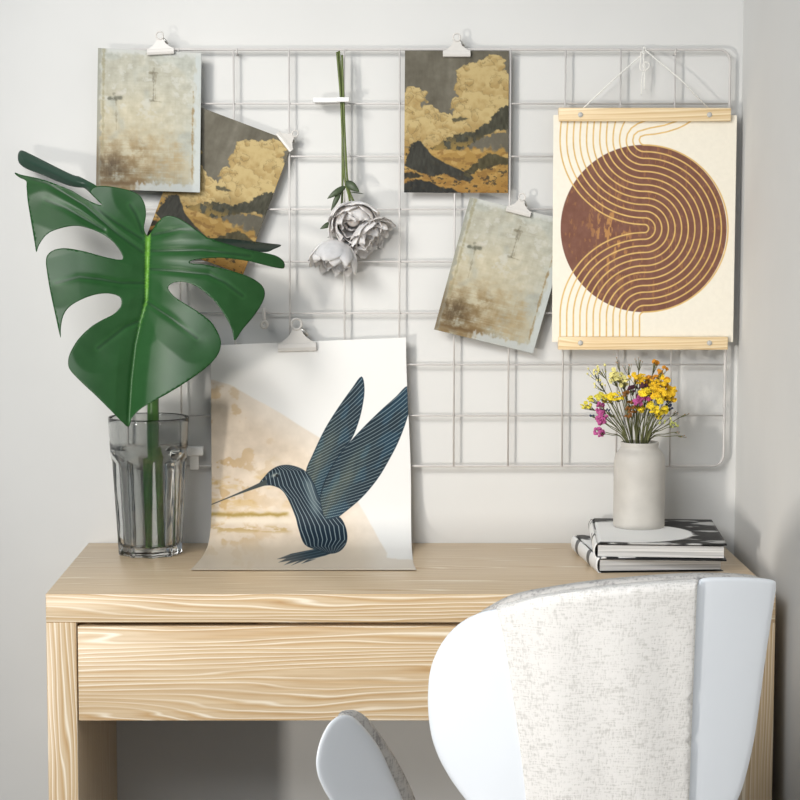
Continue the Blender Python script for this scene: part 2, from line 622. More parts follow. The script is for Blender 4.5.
def paint_clouds(px, py, s, t):
    # design space: zoomed picture units of the upright print
    X = 383 + 344 * s; Y = 68 + 475 * t
    wx = (fbm(X / 22, Y / 22, 4, 3) - 0.5) * 34; wy = (fbm(X / 22, Y / 22, 4, 9) - 0.5) * 34
    Xw, Yw = X + wx, Y + wy
    n = fbm(X / 14, Y / 14, 4, 21); nb = fbm(X / 60, Y / 60, 3, 31)
    col = np.empty(X.shape + (3,)); col[:] = (108, 101, 84)
    col += ((nb - 0.5) * 34)[..., None] + ((n - 0.5) * 16)[..., None]
    streak = fbm(X / 9, Y / 60, 3, 44)
    col += ((streak - 0.5) * 14)[..., None]
    circ = [(640, 122, 30), (676, 112, 28), (606, 150, 42), (575, 172, 26), (640, 200, 84), (705, 205, 62), (715, 160, 26), (562, 245, 26), (610, 262, 62), (700, 285, 60), (640, 310, 52), (590, 300, 40),
            (410, 218, 30), (400, 250, 42), (436, 218, 17), (400, 300, 46), (450, 300, 46), (482, 282, 26), (520, 318, 44), (440, 345, 56), (560, 330, 40), (395, 350, 46), (500, 370, 40), (470, 400, 40), (540, 380, 30)]
    rng = random.Random(11)
    extra = []
    for cx_, cy_, r in circ:
        for k in range(5):
            a_ = rng.uniform(0, 2 * PI); q_ = rng.uniform(0.55, 0.98) * r
            extra.append((cx_ + q_ * math.cos(a_), cy_ + q_ * math.sin(a_), rng.uniform(7, 19)))
    allc = [(c_, 0) for c_ in circ] + [(c_, 1) for c_ in extra]
    allc.sort(key=lambda q: q[0][1] - (30 if q[1] == 0 else 0))
    depth_ = sstep(300, 520, Y)
    for (cx_, cy_, r), sm in allc:
        dd = np.hypot(Xw - cx_, Yw - cy_) - r
        mk = sstep(1.5, -1.0, dd)
        sh = sstep(-0.9, 0.7, (Yw - cy_) / r + (n - 0.5) * 1.6)
        c = np.empty(X.shape + (3,)); c[:] = (204, 178, 120)
        c = blend(c, (168, 136, 78), sh * 0.75)
        c = blend(c, (160, 120, 56), depth_ * 0.6)
        c = blend(c, (112, 96, 58), sstep(2.2, 0.4, np.abs(dd + 1.0)) * (0.45 if sm else 0.3) * (n > 0.42))
        col = col * (1 - mk[..., None]) + c * mk[..., None]
    low = sstep(388, 404, Yw + (n - 0.5) * 30)
    c = np.empty(X.shape + (3,)); c[:] = (172, 134, 66)
    c = blend(c, (196, 160, 92), sstep(0.5, 0.62, fbm(X / 26, Y / 14, 4, 51)) * 0.8)
    c = blend(c, (136, 98, 44), sstep(0.52, 0.66, fbm(X / 18, Y / 12, 4, 57)) * 0.7)
    c = blend(c, (160, 112, 44), sstep(450, 540, Y) * 0.6)
    col = col * (1 - low[..., None]) + c * low[..., None]
    # inner dark wisps
    for poly in ([(540, 296), (560, 290), (590, 290), (585, 300), (550, 304)],):
        col = blend(col, (92, 84, 58), sstep(4, -2, sdf(Xw, Yw, poly)))
    mts = [[(383, 452), (392, 410), (410, 385), (426, 368), (440, 373), (470, 415), (510, 440), (560, 462), (612, 490), (600, 506), (560, 500), (520, 478), (478, 488), (430, 474), (400, 462)],
           [(470, 398), (500, 380), (545, 350), (580, 345), (622, 334), (660, 308), (688, 268), (715, 250), (740, 250), (740, 328), (690, 332), (650, 352), (604, 378), (566, 402), (520, 398), (490, 402)],
           [(575, 482), (620, 440), (658, 408), (690, 415), (740, 432), (740, 446), (690, 448), (660, 462), (625, 468), (600, 492)],
           [(370, 560), (370, 522), (400, 505), (430, 498), (472, 508), (500, 524), (545, 530), (590, 560)],
           [(383, 478), (420, 474), (440, 486), (420, 496), (383, 494)]]
    ww = (fbm(X / 9, Y / 9, 3, 61) - 0.5) * 16
    for i, poly in enumerate(mts):
        mm = sstep(2.5, -2.5, sdf(X + ww, Y + ww * 0.8, poly))
        tone = np.empty(X.shape + (3,)); tone[:] = ((54, 52, 42), (66, 63, 46), (78, 70, 42), (38, 38, 32), (52, 46, 30))[i]
        tone += ((fbm(X / 8, Y / 20, 3, 71 + i) - 0.5) * 44)[..., None]
        if i == 1: tone = blend(tone, (150, 122, 62), sstep(340, 395, Y) * sstep(0.42, 0.6, n))
        for k in range(3): col[..., k] = col[..., k] * (1 - mm) + tone[..., k] * mm
    # scattered dark flecks low down
    fl = sstep(0.62, 0.70, fbm(X / 12, Y / 8, 4, 91)) * sstep(420, 480, Y)
    col = blend(col, (58, 48, 30), fl * 0.8)
    return col * np.array((0.87, 0.88, 0.9))


def paint_plaster(px, py, s, t):
    X = 35 + 520 * s; Y = 90 + 715 * t
    n = fbm(X / 30, Y / 30, 5, 3); nb = fbm(X / 120, Y / 120, 3, 7)
    h = fbm(X / 90, Y / 6, 3, 13); v = fbm(X / 6, Y / 90, 3, 17)
    f2 = fbm(X / 44, Y / 44, 5, 41, 0.62)
    col = np.empty(X.shape + (3,)); col[:] = (184, 181, 164)
    col = blend(col, (198, 188, 160), sstep(220, 430, Y) * sstep(560, 250, X) * 0.8)
    col = blend(col, (178, 181, 172), sstep(0.45, 0.65, nb) * 0.7)
    low = sstep(450, 620, Y + (f2 - 0.5) * 160)
    col = blend(col, (164, 146, 110), low * np.clip(0.25 + 1.6 * (f2 - 0.35) + 0.8 * (h - 0.5) + 0.5 * (v - 0.5), 0, 1) * sstep(540, 430, X))
    st2 = np.exp(-(((X - 140) / 160) ** 2 + ((Y - 730) / 130) ** 2))
    col = blend(col, (124, 100, 64), np.clip(st2 * (0.1 + 2.2 * (f2 - 0.3) + 0.9 * (h - 0.4)), 0, 0.9))
    st = np.exp(-(((X - 95) / 80) ** 2 + ((Y - 690) / 70) ** 2))
    col = blend(col, (78, 62, 40), np.clip(st * (0.1 + 2.2 * (f2 - 0.25) + 0.8 * (v - 0.5)), 0, 0.92))
    col = blend(col, (106, 82, 50), np.exp(-(((X - 150) / 140) ** 2 + ((Y - 770 + (f2 - 0.5) * 30) / 15) ** 2)) * 0.85)
    col = blend(col, (128, 106, 70), np.exp(-(((X - 240) / 46) ** 2 + ((Y - 605) / 60) ** 2)) * np.clip(2.5 * (f2 - 0.35), 0, 0.6))
    col += ((n - 0.5) * 30)[..., None] + ((h - 0.5) * 9 + (v - 0.5) * 7)[..., None] + ((f2 - 0.5) * 22)[..., None]
    white = sstep(0.56, 0.70, fbm(X / 40, Y / 34, 5, 23, 0.6)) * sstep(520, 360, Y)
    col = blend(col, (206, 205, 195), white * 0.6)
    for poly, w, c, a in (([(296, 202), (334, 204)], 4, (116, 108, 86), 0.6), ([(314, 180), (318, 260), (316, 345)], 4.5, (116, 110, 92), 0.6), ([(327, 205), (326, 340)], 3.5, (130, 122, 100), 0.55),
                          ([(300, 345), (358, 350)], 6, (116, 110, 90), 0.6), ([(95, 344), (150, 338)], 9, (90, 90, 76), 0.75), ([(130, 350), (132, 500)], 3, (136, 126, 102), 0.5),
                          ([(516, 290), (514, 500), (516, 740)], 4, (150, 126, 86), 0.75), ([(64, 100), (66, 620)], 7, (150, 142, 108), 0.6), ([(120, 320), (128, 345)], 8, (100, 98, 80), 0.5)):
        d = seg_dist(X, Y, poly) + (n - 0.5) * 16
        col = blend(col, c, sstep(w * 1.5, w * 0.2, d) * a * np.clip(0.3 + 2.2 * (fbm(X / 9, Y / 9, 3, 77) - 0.2), 0, 1))
    col = blend(col, (206, 200, 188), np.exp(-(((X - 150) / 28) ** 2 + ((Y - 318) / 14) ** 2)) * np.clip(3 * (f2 - 0.3), 0, 0.8))
    edge = (fbm(X / 14, Y / 26, 3, 29) - 0.5)
    col = blend(col, (196, 201, 198), sstep(518, 532, X + edge * 30) * np.clip(0.5 + 1.5 * (f2 - 0.2), 0, 0.9))
    col = blend(col, (204, 205, 200), sstep(120, 100, Y + edge * 34) * sstep(70, 90, X) * 0.8)
    col = blend(col, (150, 150, 138), sstep(60, 44, X + edge * 34) * 0.75)
    col = blend(col, (192, 196, 194), sstep(760, 778, Y + edge * 50) * sstep(200, 260, X + edge * 60) * 0.85)
    col = blend(col, (110, 90, 62), sstep(54, 40, X + edge * 30) * sstep(520, 640, Y) * 0.6)
    return col * 0.92


def paint_poster(px, py, s, t):
    col = np.empty(px.shape + (3,)); col[:] = (232, 225, 209)
    n = fbm(px / 3, py / 3, 3, 5)
    col += ((n - 0.5) * 6)[..., None]
    cx_, cy_, r = 643.6, 228.5, 83.0
    rr = np.hypot(px - cx_, (py - cy_) / 1.008)
    disc = sstep(r + 0.35, r - 0.35, rr)
    br = np.empty(px.shape + (3,)); br[:] = (118, 80, 66)
    br += ((fbm(px / 5, py / 5, 3, 15) - 0.5) * 16)[..., None]
    sc = sstep(0.60, 0.70, fbm(px / 3.2, py / 9, 4, 25)) * np.exp(-((px - 612) / 22) ** 2) * np.exp(-((py - 235) / 45) ** 2)
    br = blend(br, (190, 140, 82), np.clip(sc * 1.0, 0, 0.8))
    br = blend(br, (160, 112, 70), sstep(0.66, 0.74, fbm(px / 2.2, py / 6, 3, 35)) * 0.5)
    for k in range(3): col[..., k] = col[..., k] * (1 - disc) + br[..., k] * disc
    d = np.full(px.shape, 1e9)
    uc, lc, rc_ = (643.5, 140.0), (642.5, 317.0), (644.5, 228.5)
    right = px >= rc_[0]
    for k in range(13):
        R = 5 + 6.62 * k
        rad = 88.5 - R
        if rad > 0.5:
            d = np.where(right & (np.abs(py - rc_[1]) <= 88), np.minimum(d, np.abs(np.hypot(px - rc_[0], py - rc_[1]) - rad)), d)
        q = (~right) & (py >= uc[1]) & (py <= rc_[1])
        d = np.where(q, np.minimum(d, np.abs(np.hypot(px - uc[0] - 1, py - uc[1]) - R)), d)
        q = (~right) & (py <= lc[1]) & (py > rc_[1])
        d = np.where(q, np.minimum(d, np.abs(np.hypot(px - lc[0] - 2, py - lc[1]) - R)), d)
        d = np.where((~right) & (py > lc[1]), np.minimum(d, np.abs(px - (lc[0] + 2 - R))), d)
        if k >= 3:
            dx = np.clip((uc[1] - py) / 20, 0, 1) ** 2 * (6.0 if k == 3 else 3.0 if k == 4 else 1.5)
            d = np.where(py < uc[1], np.minimum(d, np.abs(px - (uc[0] + 1 - R + dx))), d)
    for pl in ([(639.2, 140), (640.5, 136.6), (645, 135), (655.5, 134), (667, 131.8), (677.5, 128.5), (685, 125), (691, 121)], [(632.8, 140), (634, 135), (638, 131.5), (650, 128), (664, 125.4), (677, 121)], [(626.2, 140), (627.5, 134), (631.5, 128), (638, 123.5), (645, 121)]):
        q = py < 141
        d = np.where(q, np.minimum(d, seg_dist(px, py, pl)), d)
    line = sstep(1.05, 0.35, d)
    gold = np.empty(px.shape + (3,)); gold[:] = (212, 176, 108)
    gold += ((fbm(px / 4, py / 4, 2, 45) - 0.5) * 20)[..., None]
    for k in range(3): col[..., k] = col[..., k] * (1 - line) + gold[..., k] * line
    return col


def paint_bird(px, py, s, t):
    X = (px - 190) * 2.9625; Y = (py - 310) * 2.963
    n = fbm(X / 26, Y / 26, 5, 3); nb = fbm(X / 110, Y / 90, 3, 8)
    col = np.empty(X.shape + (3,)); col[:] = (224, 223, 220)
    col = blend(col, (214, 213, 210), np.exp(-(((X - 330) / 120) ** 2 + ((Y - 230) / 90) ** 2)) * (0.35 + 0.9 * (nb - 0.3)))
    hill = [(0, 190), (62, 205), (120, 222), (190, 262), (260, 300), (330, 345), (385, 378), (430, 450), (480, 540), (520, 605), (560, 680), (585, 722), (585, 735), (700, 742), (700, 900), (-100, 900), (-100, 190)]
    e = sdf(X + (n - 0.5) * 6, Y + (n - 0.5) * 6, hill)
    tan_ = np.empty(X.shape + (3,)); tan_[:] = (216, 200, 180)
    tan_ += ((n - 0.5) * 26)[..., None] + ((nb - 0.5) * 26)[..., None]
    tan_ = blend(tan_, (188, 154, 104), sstep(0.56, 0.68, fbm(X / 34, Y / 30, 4, 12)) * sstep(330, 60, X) * 0.7)
    tan_ = blend(tan_, (196, 162, 100), sstep(0.5, 0.7, fbm(X / 60, Y / 26, 4, 14)) * np.exp(-((Y - 540) / 70) ** 2) * 0.65 * sstep(380, 200, X))
    tan_ = blend(tan_, (150, 124, 52), np.exp(-((Y - 606 + (n - 0.5) * 10) / 6) ** 2) * sstep(300, 280, X) * 0.85)
    tan_ = blend(tan_, (226, 215, 196), np.exp(-((Y - 626) / 9) ** 2) * sstep(310, 290, X) * 0.7)
    tan_ = blend(tan_, (180, 152, 98), sstep(0.5, 0.62, fbm(X / 30, Y / 9, 4, 18)) * np.exp(-((Y - 650) / 10) ** 2) * sstep(310, 280, X) * 0.8)
    tan_ = blend(tan_, (202, 190, 172), sstep(660, 720, Y) * 0.8)
    m = sstep(3, -4, e)
    m = m * (0.55 + 0.45 * sstep(0, 120, -e) + 0.1)
    for k in range(3): col[..., k] = col[..., k] * (1 - np.clip(m[...], 0, 1)) + tan_[..., k] * np.clip(m, 0, 1)
    navy = np.array((14, 34, 46.0)); pale = np.array((190, 202, 202.0)); olive = np.array((122, 118, 92.0)); blue = np.array((20, 60, 82.0))

    def stripes(phi, width):
        f = np.abs(phi - np.round(phi))
        return sstep(width + 0.07, max(width - 0.08, 0.0), f)

    def put(col, mask, c):
        return col * (1 - mask[..., None]) + c * mask[..., None]

    wing1 = spline([(343, 482), (365, 425), (400, 352), (440, 288), (480, 232), (508, 197), (517, 232), (512, 280), (500, 330), (480, 380), (450, 420), (420, 470), (395, 520), (382, 572), (362, 530)], 4, True)
    wing2 = spline([(374, 600), (400, 505), (440, 432), (500, 362), (560, 302), (610, 257), (643, 226), (652, 262), (648, 305), (622, 380), (592, 440), (556, 500), (510, 555), (460, 598), (402, 640), (380, 636)], 4, True)
    body = spline([(203, 520), (222, 492), (240, 474), (266, 461), (300, 460), (340, 476), (366, 512), (385, 562), (402, 618), (440, 612), (460, 640), (466, 680), (450, 710), (420, 722), (380, 712), (340, 695), (322, 650), (312, 612), (290, 560), (270, 532), (240, 520)], 4, True)
    tail = [(258, 738), (300, 722), (380, 706), (430, 700), (452, 708), (400, 728), (345, 742), (372, 738), (330, 752), (352, 737), (300, 757), (325, 742), (278, 756), (300, 742), (262, 748), (285, 736)]
    # wing behind
    for wing, A, B, per, sk in ((wing1, (352, 520), (508, 197), 10.0, 0.55), (wing2, (382, 620), (645, 232), 10.5, 0.62)):
        L = math.hypot(B[0] - A[0], B[1] - A[1])
        ux, uy = (B[0] - A[0]) / L, (B[1] - A[1]) / L
        al = (X - A[0]) * ux + (Y - A[1]) * uy
        ac = -(X - A[0]) * uy + (Y - A[1]) * ux          # + towards the trailing edge
        w = np.clip((ac + 40) / 110, 0, 1)
        phi = (1.0 * al - 0.40 * al * al / L - ac) / per
        d = sdf(X, Y, wing)
        mk = sstep(1.2, -1.2, d)
        c = np.empty(X.shape + (3,)); c[:] = navy
        c = blend(c, blue, sstep(0.45, 0.7, fbm(al / 60, ac / 25, 3, 5)) * 0.55)
        c = blend(c, olive, np.exp(-((ac + 4) / 26) ** 2) * sstep(L * 0.75, L * 0.2, al) * (0.15 + 0.6 * fbm(al / 40, ac / 20, 3, 9)))
        c = blend(c, pale, stripes(phi, 0.075) * 0.72)
        c = blend(c, navy, sstep(3.2, 1.0, -d) * 0.9)
        col = put(col, mk, c)
    # tail
    d = sdf(X, Y, tail)
    c = np.empty(X.shape + (3,)); c[:] = (26, 48, 60)
    c = blend(c, (150, 165, 168), stripes((Y + 0.22 * X) / 8.0, 0.10) * 0.5)
    col = put(col, sstep(1.2, -1.2, d), c)
    # body
    d = sdf(X, Y, body)
    c = np.empty(X.shape + (3,)); c[:] = (12, 32, 46)
    yy = np.clip((Y - 460) / 260, 0, 1)
    lft = np.interp(Y, [460, 520, 560, 612, 650, 700, 722], [230, 250, 290, 312, 322, 345, 400])
    rgt = np.interp(Y, [460, 476, 512, 562, 618, 640, 680, 722], [300, 340, 366, 385, 440, 460, 466, 430])
    q = (X - lft) / np.maximum(rgt - lft, 20)
    phi = q * 10 + yy * 2.2 + 0.3 * np.sin(yy * 5)
    c = blend(c, pale, stripes(phi, 0.085) * 0.75)
    c = blend(c, (140, 152, 152), np.exp(-(((X - 358 - (Y - 540) * 0.28) / 15) ** 2)) * sstep(480, 520, Y) * sstep(630, 580, Y) * 0.6)
    c = blend(c, (18, 38, 52), sstep(3.0, 1.0, -d))
    col = put(col, sstep(1.2, -1.2, d), c)
    # eye
    col = blend(col, (190, 190, 176), np.exp(-(((X - 252) / 12) ** 2 + ((Y - 489 + (X - 252) * 0.3) / 5) ** 2)) * 0.8)
    col = blend(col, (14, 22, 28), sstep(6, 4, np.hypot(X - 258, Y - 491)))
    # beak
    tt = np.clip((X - 60) / 160, 0, 1)
    dline = np.abs((Y - 577) + (X - 62) * (577 - 512) / (222 - 62)) * 0.93
    wdt = 1.2 + 6.0 * tt ** 2.2
    col = blend(col, (58, 66, 66), sstep(wdt + 0.9, wdt - 0.6, dline) * (X > 58) * (X < 228))
    return col


flat = lambda y: (lambda s, t: np.full(np.shape(s), y))
PY = 0.4515
# two cloud prints
TR = np.array((293.0, 142.0)); ax = np.array((math.cos(math.radians(20.6)), math.sin(math.radians(20.6)))); ay = np.array((-ax[1], ax[0]))
sheet('art_print', [TR - ax * 104, TR, TR - ax * 0 + ay * 142, TR - ax * 104 + ay * 142], flat(PY), paint_clouds, 210, 286, M_PAINT,
      'tilted gold cloud and dark mountain print, partly behind the monstera leaf', 'art print', group='gold cloud prints')
sheet('art_print', [(405, 50.5), (509, 51), (508, 193), (404, 192.5)], flat(PY), paint_clouds, 210, 286, M_PAINT,
      'upright gold cloud and dark mountain print clipped to the top wire', 'art print', group='gold cloud prints')
# two plaster prints
def curlA(s, t): return PY - 0.009 - 0.004 * t ** 3
sheet('art_print', [(98, 48), (201.5, 53), (200, 192.5), (96, 189)], curlA, paint_plaster, 210, 286, M_PAINT,
      'upright beige stained plaster print at the left end of the wire grid', 'art print', group='beige plaster prints')
def curlB(s, t): return PY - 0.003 - 0.008 * (1 - s) * t ** 2
sheet('art_print', [(470, 197), (571, 221), (533, 353.5), (434, 329.5)], curlB, paint_plaster, 210, 286, M_PAINT,
      'tilted beige stained plaster print beside the brown circle poster', 'art print', group='beige plaster prints')

# hummingbird sheet: leans on the grid and sweeps forward over the desk
yfront = PZ(300, 571.0, deskz).y
xl, xr = P(211, 345, PY).x, P(406, 337, PY).x
xl_b, xr_b = PZ(191, 570, deskz).x, PZ(416, 569, deskz).x
ztL, ztR = P(211, 345.5, PY - 0.004).z, P(406, 337.5, PY - 0.004).z
prof = spline([(PY - 0.003, 1.0), (PY - 0.004, 0.6), (PY - 0.006, 0.30), (PY - 0.012, 0.155), (PY - 0.028, 0.075), (PY - 0.058, 0.026), (PY - 0.10, 0.008), (PY - 0.15, 0.0020), (yfront, 0.0060)], 24)
seg = np.concatenate([[0], np.cumsum(np.hypot(np.diff(prof[:, 0]), np.diff(prof[:, 1]) * (ztL - deskz)))]); seg /= seg[-1]
def bird_pos(s, t):
    y = np.interp(t, seg, prof[:, 0]); k = np.interp(t, seg, prof[:, 1])
    zt = ztL + (ztR - ztL) * s
    z = deskz + k * (zt - deskz)
    b = np.clip((PY - y) / (PY - yfront), 0, 1)
    x0_ = xl + (xl_b - xl) * b; x1_ = xr + (xr_b - xr) * np.maximum(b, 0.75 * sstep(1.0, 0.25, k))
    return np.stack([x0_ + (x1_ - x0_) * s, y, z], -1)
sheet('art_print', [(0, 0)] * 4, None, paint_bird, 700, 790, M_PAINT,
      'large blue lined hummingbird print standing on the desk, its foot curling forward', 'art print', px_fn=bird_pos)

# ------------------------------------------------------------------ hanging poster
PO = 0.444
pz0 = P(643, 342, PO).z
poster = thing('hanging_poster', 'cream poster of a brown circle with gold arcs, hung between two wooden rails', 'poster', (P(643, 342, PO).x, PO, pz0))
sheet('poster_sheet', [(553.5, 115), (737, 115.2), (733, 342), (552, 342)], flat(PO), paint_poster, 480, 590, M_POSTER, None, None, 0.0005, poster)
for uL, uR, va, vb in ((558.5, 730, 108, 121.5), (558, 727, 336.5, 349.5)):
    a, b = P(uL, va, PO), P(uR, vb, PO)
    bm = bmesh.new()
    box_bm(bm, (a.x, PO - 0.009, b.z), (b.x, PO - 0.0006, a.z))
    rail = from_bm('rail', bm, M_RAIL, poster); bev(rail, 0.0012, 2)
    bm = bmesh.new()
    box_bm(bm, (a.x, PO + 0.0008, b.z), (b.x, PO + 0.006, a.z))
    bev(from_bm('rail', bm, M_RAIL, poster), 0.0012, 2)
    for u in (580.5, 709.5):
        c = P(u, (va + vb) / 2, PO - 0.009)
        bm = bmesh.new()
        bmesh.ops.create_cone(bm, segments=20, radius1=0.0045, radius2=0.004, depth=0.0014, cap_ends=True, matrix=Matrix.Translation((c.x, PO - 0.0097, c.z)) @ Matrix.Rotation(PI / 2, 4, 'X'))
        from_bm('screw_cap', bm, M_CAP, rail)
kn = P(644.5, 50, GY - 0.006)
sy = PO - 0.003
strL = P(580.5, 109, sy); strR = P(711, 109, sy)
bm = bmesh.new()
tube_bm(bm, [strL + Vector((0, 0, -0.003)), P(612, 81, sy), P(641, 55.5, GY - 0.005), P(643, 52, GY - 0.006), P(643.5, 47.5, GY - 0.003), P(644, 46.5, GY + 0.002)], 0.0012, 8)
tube_bm(bm, [strR + Vector((0, 0, -0.003)), P(680, 79, sy), P(648, 52.5, GY - 0.005), P(645.5, 50, GY - 0.005), P(645, 47.5, GY - 0.003), P(644, 46.5, GY + 0.002)], 0.0012, 8)
from_bm('hanging_cord', bm, M_STRING, poster)
bm = bmesh.new()
kpts = [(641, 52), (640.6, 60), (640, 68), (642, 71), (646, 70), (649, 67), (649, 63.5), (645.5, 62), (643, 65), (644.5, 69), (643, 72), (641.6, 82), (641.3, 95)]
tube_bm(bm, spline([P(u, v, GY - 0.0065 - 0.0012 * (i % 2)) for i, (u, v) in enumerate(kpts)], 5), 0.0010, 8)
tube_bm(bm, spline([P(u, v, GY - 0.0065) for u, v in ((644, 52), (643.5, 60), (645, 66), (644.6, 76), (644.2, 90))], 5), 0.0010, 8)
from_bm('cord_knot', bm, M_STRING, poster)


# ------------------------------------------------------------------ bulldog clips
def make_clip(label, group):
    c = thing('bulldog_clip', label, 'clip', group=group)
    # unit: jaw width 46 mm; origin at middle of the lip's lower edge, front towards -y
    w = 0.0235
    bm = bmesh.new()
    prof_ = [(-0.0030, 0.0), (-0.0062, 0.001), (-0.0072, 0.005), (-0.0062, 0.0095), (-0.0045, 0.0115)]
    for sg in (-1, 1):
        vs = []
        for x in (-w, w):
            vs.append([bm.verts.new((x, (y if sg < 0 else -y - 0.002), z)) for y, z in prof_] + [bm.verts.new((x, (y + 0.0012 if sg < 0 else -y - 0.0032), z)) for y, z in reversed(prof_)])
        n = len(vs[0])
        for j in range(n):
            bm.faces.new((vs[0][j], vs[0][(j + 1) % n], vs[1][(j + 1) % n], vs[1][j]))
        bm.faces.new(vs[0]); bm.faces.new(vs[1])
    jaw = from_bm('jaw', bm, M_CLIP, c, world=False, smooth=False)
    bev(jaw, 0.0005, 2)
    for sg, nm in ((-1, 'front_plate'), (1, 'back_plate')):
        bm = bmesh.new()
        out = [(-w * 0.98, 0.010), (-w * 0.70, 0.0135), (-w * 0.42, 0.019), (-w * 0.28, 0.025), (-w * 0.20, 0.029), (w * 0.20, 0.029), (w * 0.28, 0.025), (w * 0.42, 0.019), (w * 0.70, 0.0135), (w * 0.98, 0.010)]
        f0 = []
        f1 = []
        for x, z in out:
            k = (z - 0.010) / 0.020
            y = sg * (0.0045 - 0.0035 * k) - 0.001
            f0.append(bm.verts.new((x, y, z))); f1.append(bm.verts.new((x, y - sg * 0.0009, z)))
        bm.faces.new(f0); bm.faces.new(list(reversed(f1)))
        for j in range(len(out)):
            bm.faces.new((f0[j], f0[(j + 1) % len(out)], f1[(j + 1) % len(out)], f1[j]))
        pl = from_bm(nm, bm, M_CLIP, c, world=False, smooth=False)
    ring = [(0.0062 * math.cos(a), -0.0025, 0.0335 + 0.0066 * math.sin(a)) for a in np.linspace(0, 2 * PI, 25)[:-1]]
    tube('handle_ring', ring, 0.0014, M_CLIP, c, 8, closed=True, world=False)
    bm = bmesh.new()
    tube_bm(bm, [(0.0035, 0.001, 0.029), (0.009, 0.0015, 0.024), (0.013, 0.0015, 0.019)], [0.0022, 0.0026, 0.0018], 8)
    from_bm('spring_coil', bm, M_STEEL, c, world=False)
    return c


CG = 'white bulldog clips on the wire grid'
clip0 = make_clip('white bulldog clip at the top of the upright gold cloud print', CG)
clips = [(clip0, (456.5, 57.3), PY, 0, 1.0, None),
         (None, (161, 55), PY - 0.009, -3, 0.98, 'white bulldog clip at the top of the upright beige plaster print'),
         (None, (282.5, 143.5), PY, 52, 0.82, 'white bulldog clip set slantwise on a corner of the tilted cloud print'),
         (None, (517.5, 214.5), PY - 0.003, 14, 0.92, 'white bulldog clip at the top of the tilted beige plaster print'),
         (None, (297.3, 351.5), PY - 0.003, -1.5, 1.42, 'large white bulldog clip at the top of the hummingbird print')]
for o, (u, v), y, ang, sc, lab in clips:
    if o is None: o = dup(clip0, CG, lab)
    o.location = P(u, v, y)
    o.rotation_euler = (0, math.radians(ang), 0)
    o.scale = (sc, 1, sc)

# small eye hook hanging on a wire
hk = thing('eye_hook', 'small white hook with a round eye on a wire left of the hummingbird clip', 'hook', P(264, 329, GY - 0.004))
tube('hook_bend', spline([P(264, 311, GY + 0.004), P(264, 309, GY + 0.001), P(264, 310, GY - 0.0055), P(264, 317, GY - 0.006), P(264, 320, GY - 0.006)], 4), 0.0032, M_CLIP, hk, 10)
e0 = P(264, 324.5, GY - 0.0065)
tube('eye', [(e0.x + 0.0048 * math.cos(a), e0.y, e0.z + 0.0052 * math.sin(a)) for a in np.linspace(0, 2 * PI, 21)[:-1]], 0.0030, M_CLIP, hk, 10, closed=True)

# little white ledge clip seen between the glass and the hummingbird print
lc_ = thing('ledge_clip', 'white block clip on the grid between the glass vase and the hummingbird print', 'clip', P(195, 456, GY))
a, b = P(186, 447, GY - 0.02), P(203, 455.5, GY - 0.02)
box('block', (a.x, GY - 0.022, b.z), (b.x, GY - 0.004, a.z), M_WHITE, lc_, 0.0015)
a, b = P(190, 455, GY), P(199, 469, GY)
box('tongue', (a.x, GY - 0.008, b.z), (b.x, GY - 0.0035, a.z), M_WHITE, lc_, 0.001)

# ------------------------------------------------------------------ hanging peonies
pc = thing('stem_clip', 'white bar clip holding the hanging peony stems to the grid', 'clip', P(331, 102, GY - 0.008))
a, b = P(313, 97.2, 0.43), P(349.5, 102.2, 0.43)
box('back_bar', (a.x, 0.437, b.z), (b.x, 0.4535, a.z), M_WHITE, pc, 0.0015)
xm = P(337, 100, 0.43).x
box('front_bar', (xm, 0.424, b.z + 0.0003), (b.x - 0.0005, 0.4295, a.z - 0.0003), M_WHITE, pc, 0.0012)


def petal_bm(bm, C_, axis, az, R, phi0, phi1, halfw, rng, ruf=0.045, ns=10, nt=11):
    """petal on a cup of radius R about the axis through C_"""
    axis = axis.normalized()
    e1 = axis.orthogonal().normalized(); e2 = axis.cross(e1)
    g = []
    ph1, ph2 = rng.uniform(0, 6), rng.uniform(0, 6)
    for i in range(ns):
        s = i / (ns - 1)
        row = []
        for j in range(nt):
            t = -1 + 2 * j / (nt - 1)
            wid = halfw * (0.35 + 0.65 * math.sin(min(1, s * 1.25) * PI / 2)) * math.sqrt(max(0.06, 1 - max(0, (s - 0.72) / 0.29) ** 2 * 0.92))
            top = 1 - 0.10 * t * t - 0.05 * math.cos(3 * t + ph2)
            phi = phi0 + (phi1 - phi0) * s * top
            rr = R * (1 + ruf * s * s * (math.sin(3.3 * t + ph1) + 0.6 * math.sin(7 * t + ph2)) - 0.05 * t * t * s)
            a_ = az + wid * t / max(0.45, math.sin(min(max(phi, 0.25), 1.75)))
            rho = rr * math.sin(phi); h = rr * (1 - math.cos(phi))
            row.append(bm.verts.new(C_ + e1 * rho * math.cos(a_) + e2 * rho * math.sin(a_) + axis * h))
        g.append(row)
    for i in range(ns - 1):
        for j in range(nt - 1):
            bm.faces.new((g[i][j], g[i][j + 1], g[i + 1][j + 1], g[i + 1][j]))


